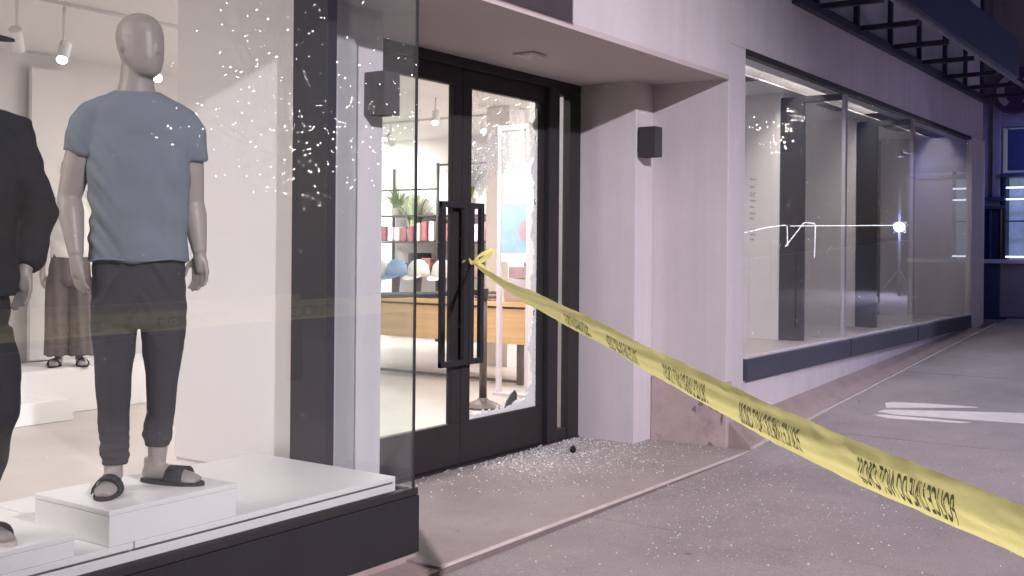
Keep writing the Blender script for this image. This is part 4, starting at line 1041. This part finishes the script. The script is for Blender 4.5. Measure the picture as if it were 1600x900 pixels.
def lit_tree(x, y, h, spread, zc, nb_, seed, label, rb_=(.010, .016), jit=.05):
    rnd = random.Random(seed); z0 = zg(x)
    t = empty('street_tree', (x, y, z0), label, 'tree', 'bare street trees wrapped in fairy lights')
    mbx = MB(); tips = []
    top = Vector((x, y, zc - spread * .75))
    mbx.tube([(x, y, z0 - .05), (x + .03, y, (z0 + top.z) / 2), top], [.09, .07, .06], n=10)
    mbx.build('trunk', M_bark, t, smooth=True)
    cr = MB(); segs = []
    for k in range(18):
        a_ = rnd.uniform(0, 6.283); el = rnd.uniform(.15, 1.25); L_ = spread * rnd.uniform(.7, 1.25)
        d = Vector((math.cos(a_) * math.cos(el), math.sin(a_) * math.cos(el), math.sin(el)))
        p1 = top + d * L_ * .5 + Vector((rnd.uniform(-.1, .1), rnd.uniform(-.1, .1), rnd.uniform(-.1, .1)))
        p2 = p1 + (d + Vector((0, 0, .25))).normalized() * L_ * .6
        cr.tube([top, p1, p2], [.03, .018, .006], n=6); segs += [(top, p1), (p1, p2)]
        for q_ in range(3):
            b0 = top.lerp(p1, rnd.uniform(.5, 1)) if q_ == 0 else p1.lerp(p2, rnd.uniform(.1, .7))
            e_ = b0 + (d + Vector((rnd.uniform(-.8, .8), rnd.uniform(-.8, .8), rnd.uniform(-.3, .6)))).normalized() * L_ * .4
            cr.tube([b0, e_], [.01, .004], n=5); segs.append((b0, e_))
    cr.build('crown', M_bark, t)
    bb = MB()
    for k in range(nb_):
        a_, b_ = rnd.choice(segs)
        p = a_.lerp(b_, rnd.uniform(0.1, 1)) + Vector((rnd.uniform(-jit, jit), rnd.uniform(-jit, jit), rnd.uniform(-jit * 1.8, jit)))
        bmesh.ops.create_icosphere(bb.bm, subdivisions=1, radius=rnd.uniform(*rb_), matrix=Matrix.Translation(p))
    o = bb.build('fairy_lights', M_bulb, t); o['kind'] = 'stuff'
lit_tree(8.4, -1.95, 4.5, 1.6, 3.6, 430, 3, 'bare street tree with fairy lights opposite the doors', (.0024, .005), .32)
lit_tree(19.3, -0.75, 4.2, 0.6, 3.9, 70, 5, 'small bare street tree with fairy lights up the street', (.003, .0065), .12)
# tape tied from the near post to the tree, mirrored in the left window
ps = empty('tape_post', (-0.03, -2.13, zg(0)), 'orange post holding the near end of the tape', 'post')
MB().tube([(-.03, -2.13, zg(0)), (-.03, -2.13, zg(0) + .02), (-.03, -2.13, zg(0) + .03), (-.03, -2.13, 1.15)], [.2, .2, .03, .03], n=16).build('post', mat('orange_plastic', (.6, .18, .04), .5, var=.05), ps)
t2 = empty('police_tape', (4.2, -2.05, 0.95), 'yellow police tape strung from the post to the lit tree', 'tape')
def tape2(t, wv, off):
    c = Vector((-.03, -2.16, .95)).lerp(Vector((8.4, -1.86, .93)), t); c.z -= .05 * math.sin(math.pi * t)
    return c + Vector((0, .002 * math.sin(wv * 80), wv)) + Vector((0, off, 0))
ribbon('ribbon', tape2, 0, 1, 60, .055, M_tape, t2)
# lit rope rail up the street, mirrored in the right windows
rp = empty('rope_light_rail', (14, .6, zg(14)), 'thin rail outlined with white rope light up the street', 'rail')
def rail(pts, r=.006): MB().tube(pts, r, n=8).build('rope_light', M_rope, rp, smooth=True)
rail([(13.27, 1.2, 1.73), (14.0, 1.2, 1.81), (14.69, 1.2, 1.86), (14.78, 1.2, 1.84), (14.80, 1.2, 1.57)])
rail([(14.72, 1.2, 1.56), (15.42, 1.2, 1.90), (15.5, 1.2, 1.915), (15.88, 1.2, 1.91), (15.93, 1.2, 1.88), (15.9, 1.2, 1.40)])
rail([(14.85, 1.22, 1.85), (19.0, 1.22, 1.95), (24.7, 1.22, 2.08)], .005)
for xx in (13.3, 15.0, 17.0, 19.0, 24.6): MB().tube([(xx, 1.25, zg(xx)), (xx, 1.25, 1.75)], .015, n=8).build('post', M_grid, rp)

# ------------------------------------------------------------------ broken glass on the ground
bm = bmesh.new(); rnd = random.Random(11)
def crumb(x, y, z, s_):
    M_ = Matrix.Translation((x, y, z + s_ * .35)) @ Matrix.Rotation(rnd.uniform(0, 6.28), 4, 'Z') @ Matrix.Rotation(rnd.uniform(-.5, .5), 4, 'X') @ Matrix.Rotation(rnd.uniform(-.5, .5), 4, 'Y')
    vs = []
    for a_ in range(2):
        for k in range(4):
            th = math.pi / 4 + k * math.pi / 2 + rnd.uniform(-.35, .35)
            vs.append(bm.verts.new(M_ @ Vector((s_ * .7 * math.cos(th), s_ * .7 * math.sin(th), (a_ - .5) * s_ * .7))))
    bm.faces.new(vs[3::-1]); bm.faces.new(vs[4:])
    for k in range(4): bm.faces.new((vs[k], vs[(k + 1) % 4], vs[4 + (k + 1) % 4], vs[4 + k]))
n = 0
while n < 5200:     # dense carpet in the recess, thickest at the broken door
    x = rnd.gauss(6.85, .62); y = 4.56 - abs(rnd.gauss(0, .55))
    if not (4.4 < x < 7.69 and 3.24 < y < 4.53) or (x > 7.42 and y > 4.03): continue
    crumb(x, y, 0.0, .0025 + .0075 * rnd.random() ** 1.8); n += 1
for k in range(110):   # bigger clumps
    x = rnd.gauss(6.75, .45); y = 4.54 - abs(rnd.gauss(0, .30))
    if not (4.6 < x < 7.40 and 3.3 < y < 4.53): continue
    for q_ in range(3): crumb(x + rnd.uniform(-.015, .015), y + rnd.uniform(-.015, .015) if y < 4.50 else y, .004 * q_, rnd.uniform(.006, .012))
n = 0
while n < 2600:     # scatter over the pavement
    x = rnd.gauss(6.3, 1.15); y = 3.18 - abs(rnd.gauss(0, 1.0))
    if y < -.5: continue
    crumb(x, y, zg(x), .0022 + .0065 * rnd.random() ** 2.2); n += 1
n = 0
while n < 500:      # inside the door
    x = rnd.uniform(5.2, 7.2); y = 4.70 + abs(rnd.gauss(0, .35))
    crumb(x, y, 0.004, rnd.uniform(.004, .010)); n += 1
me = bpy.data.meshes.new('shattered_glass'); bm.to_mesh(me); bm.free()
o = link_mesh('shattered_glass', me, M_crumb); me.materials.append(M_crumb2)
mi = []
for k in range(len(me.polygons) // 6): mi += [0 if rnd.random() < .24 else 1] * 6
me.polygons.foreach_set('material_index', mi + [0] * (len(me.polygons) - len(mi)))
tag(o, 'crumbs of shattered safety glass on the doorway floor and pavement', 'glass', kind='stuff')
db = MB(); db.ball((6.80, 4.20, .028), (.026, .022, .028), 10, 8); db.tube([(6.80, 4.20, .04), (6.806, 4.195, .06)], [.012, .006], n=8)
o = db.build('door_stop_knob', M_black, smooth=True); tag(o, 'small black knob lying in the glass before the right door', 'knob')

# chipped plaster at the corner of the right pier
for (yy, zz, w_, h_) in ((3.47, .30, .10, .035), (3.60, .325, .05, .03), (3.66, .27, .03, .03), (3.43, .22, .02, .05), (3.52, -.005, .05, .035)):
    pts = []
    for k in range(12):
        a_ = 2 * math.pi * k / 12; q_ = rnd.uniform(.55, 1.15); pts.append((yy + w_ * q_ * math.cos(a_) * .6, max(zz + h_ * q_ * math.sin(a_), 0.004)))
    MB().poly(pts, lambda a_, b_, k: (7.7015 - k, max(a_, 3.395), b_), .0025).build('plaster_chip', M_joint, B)
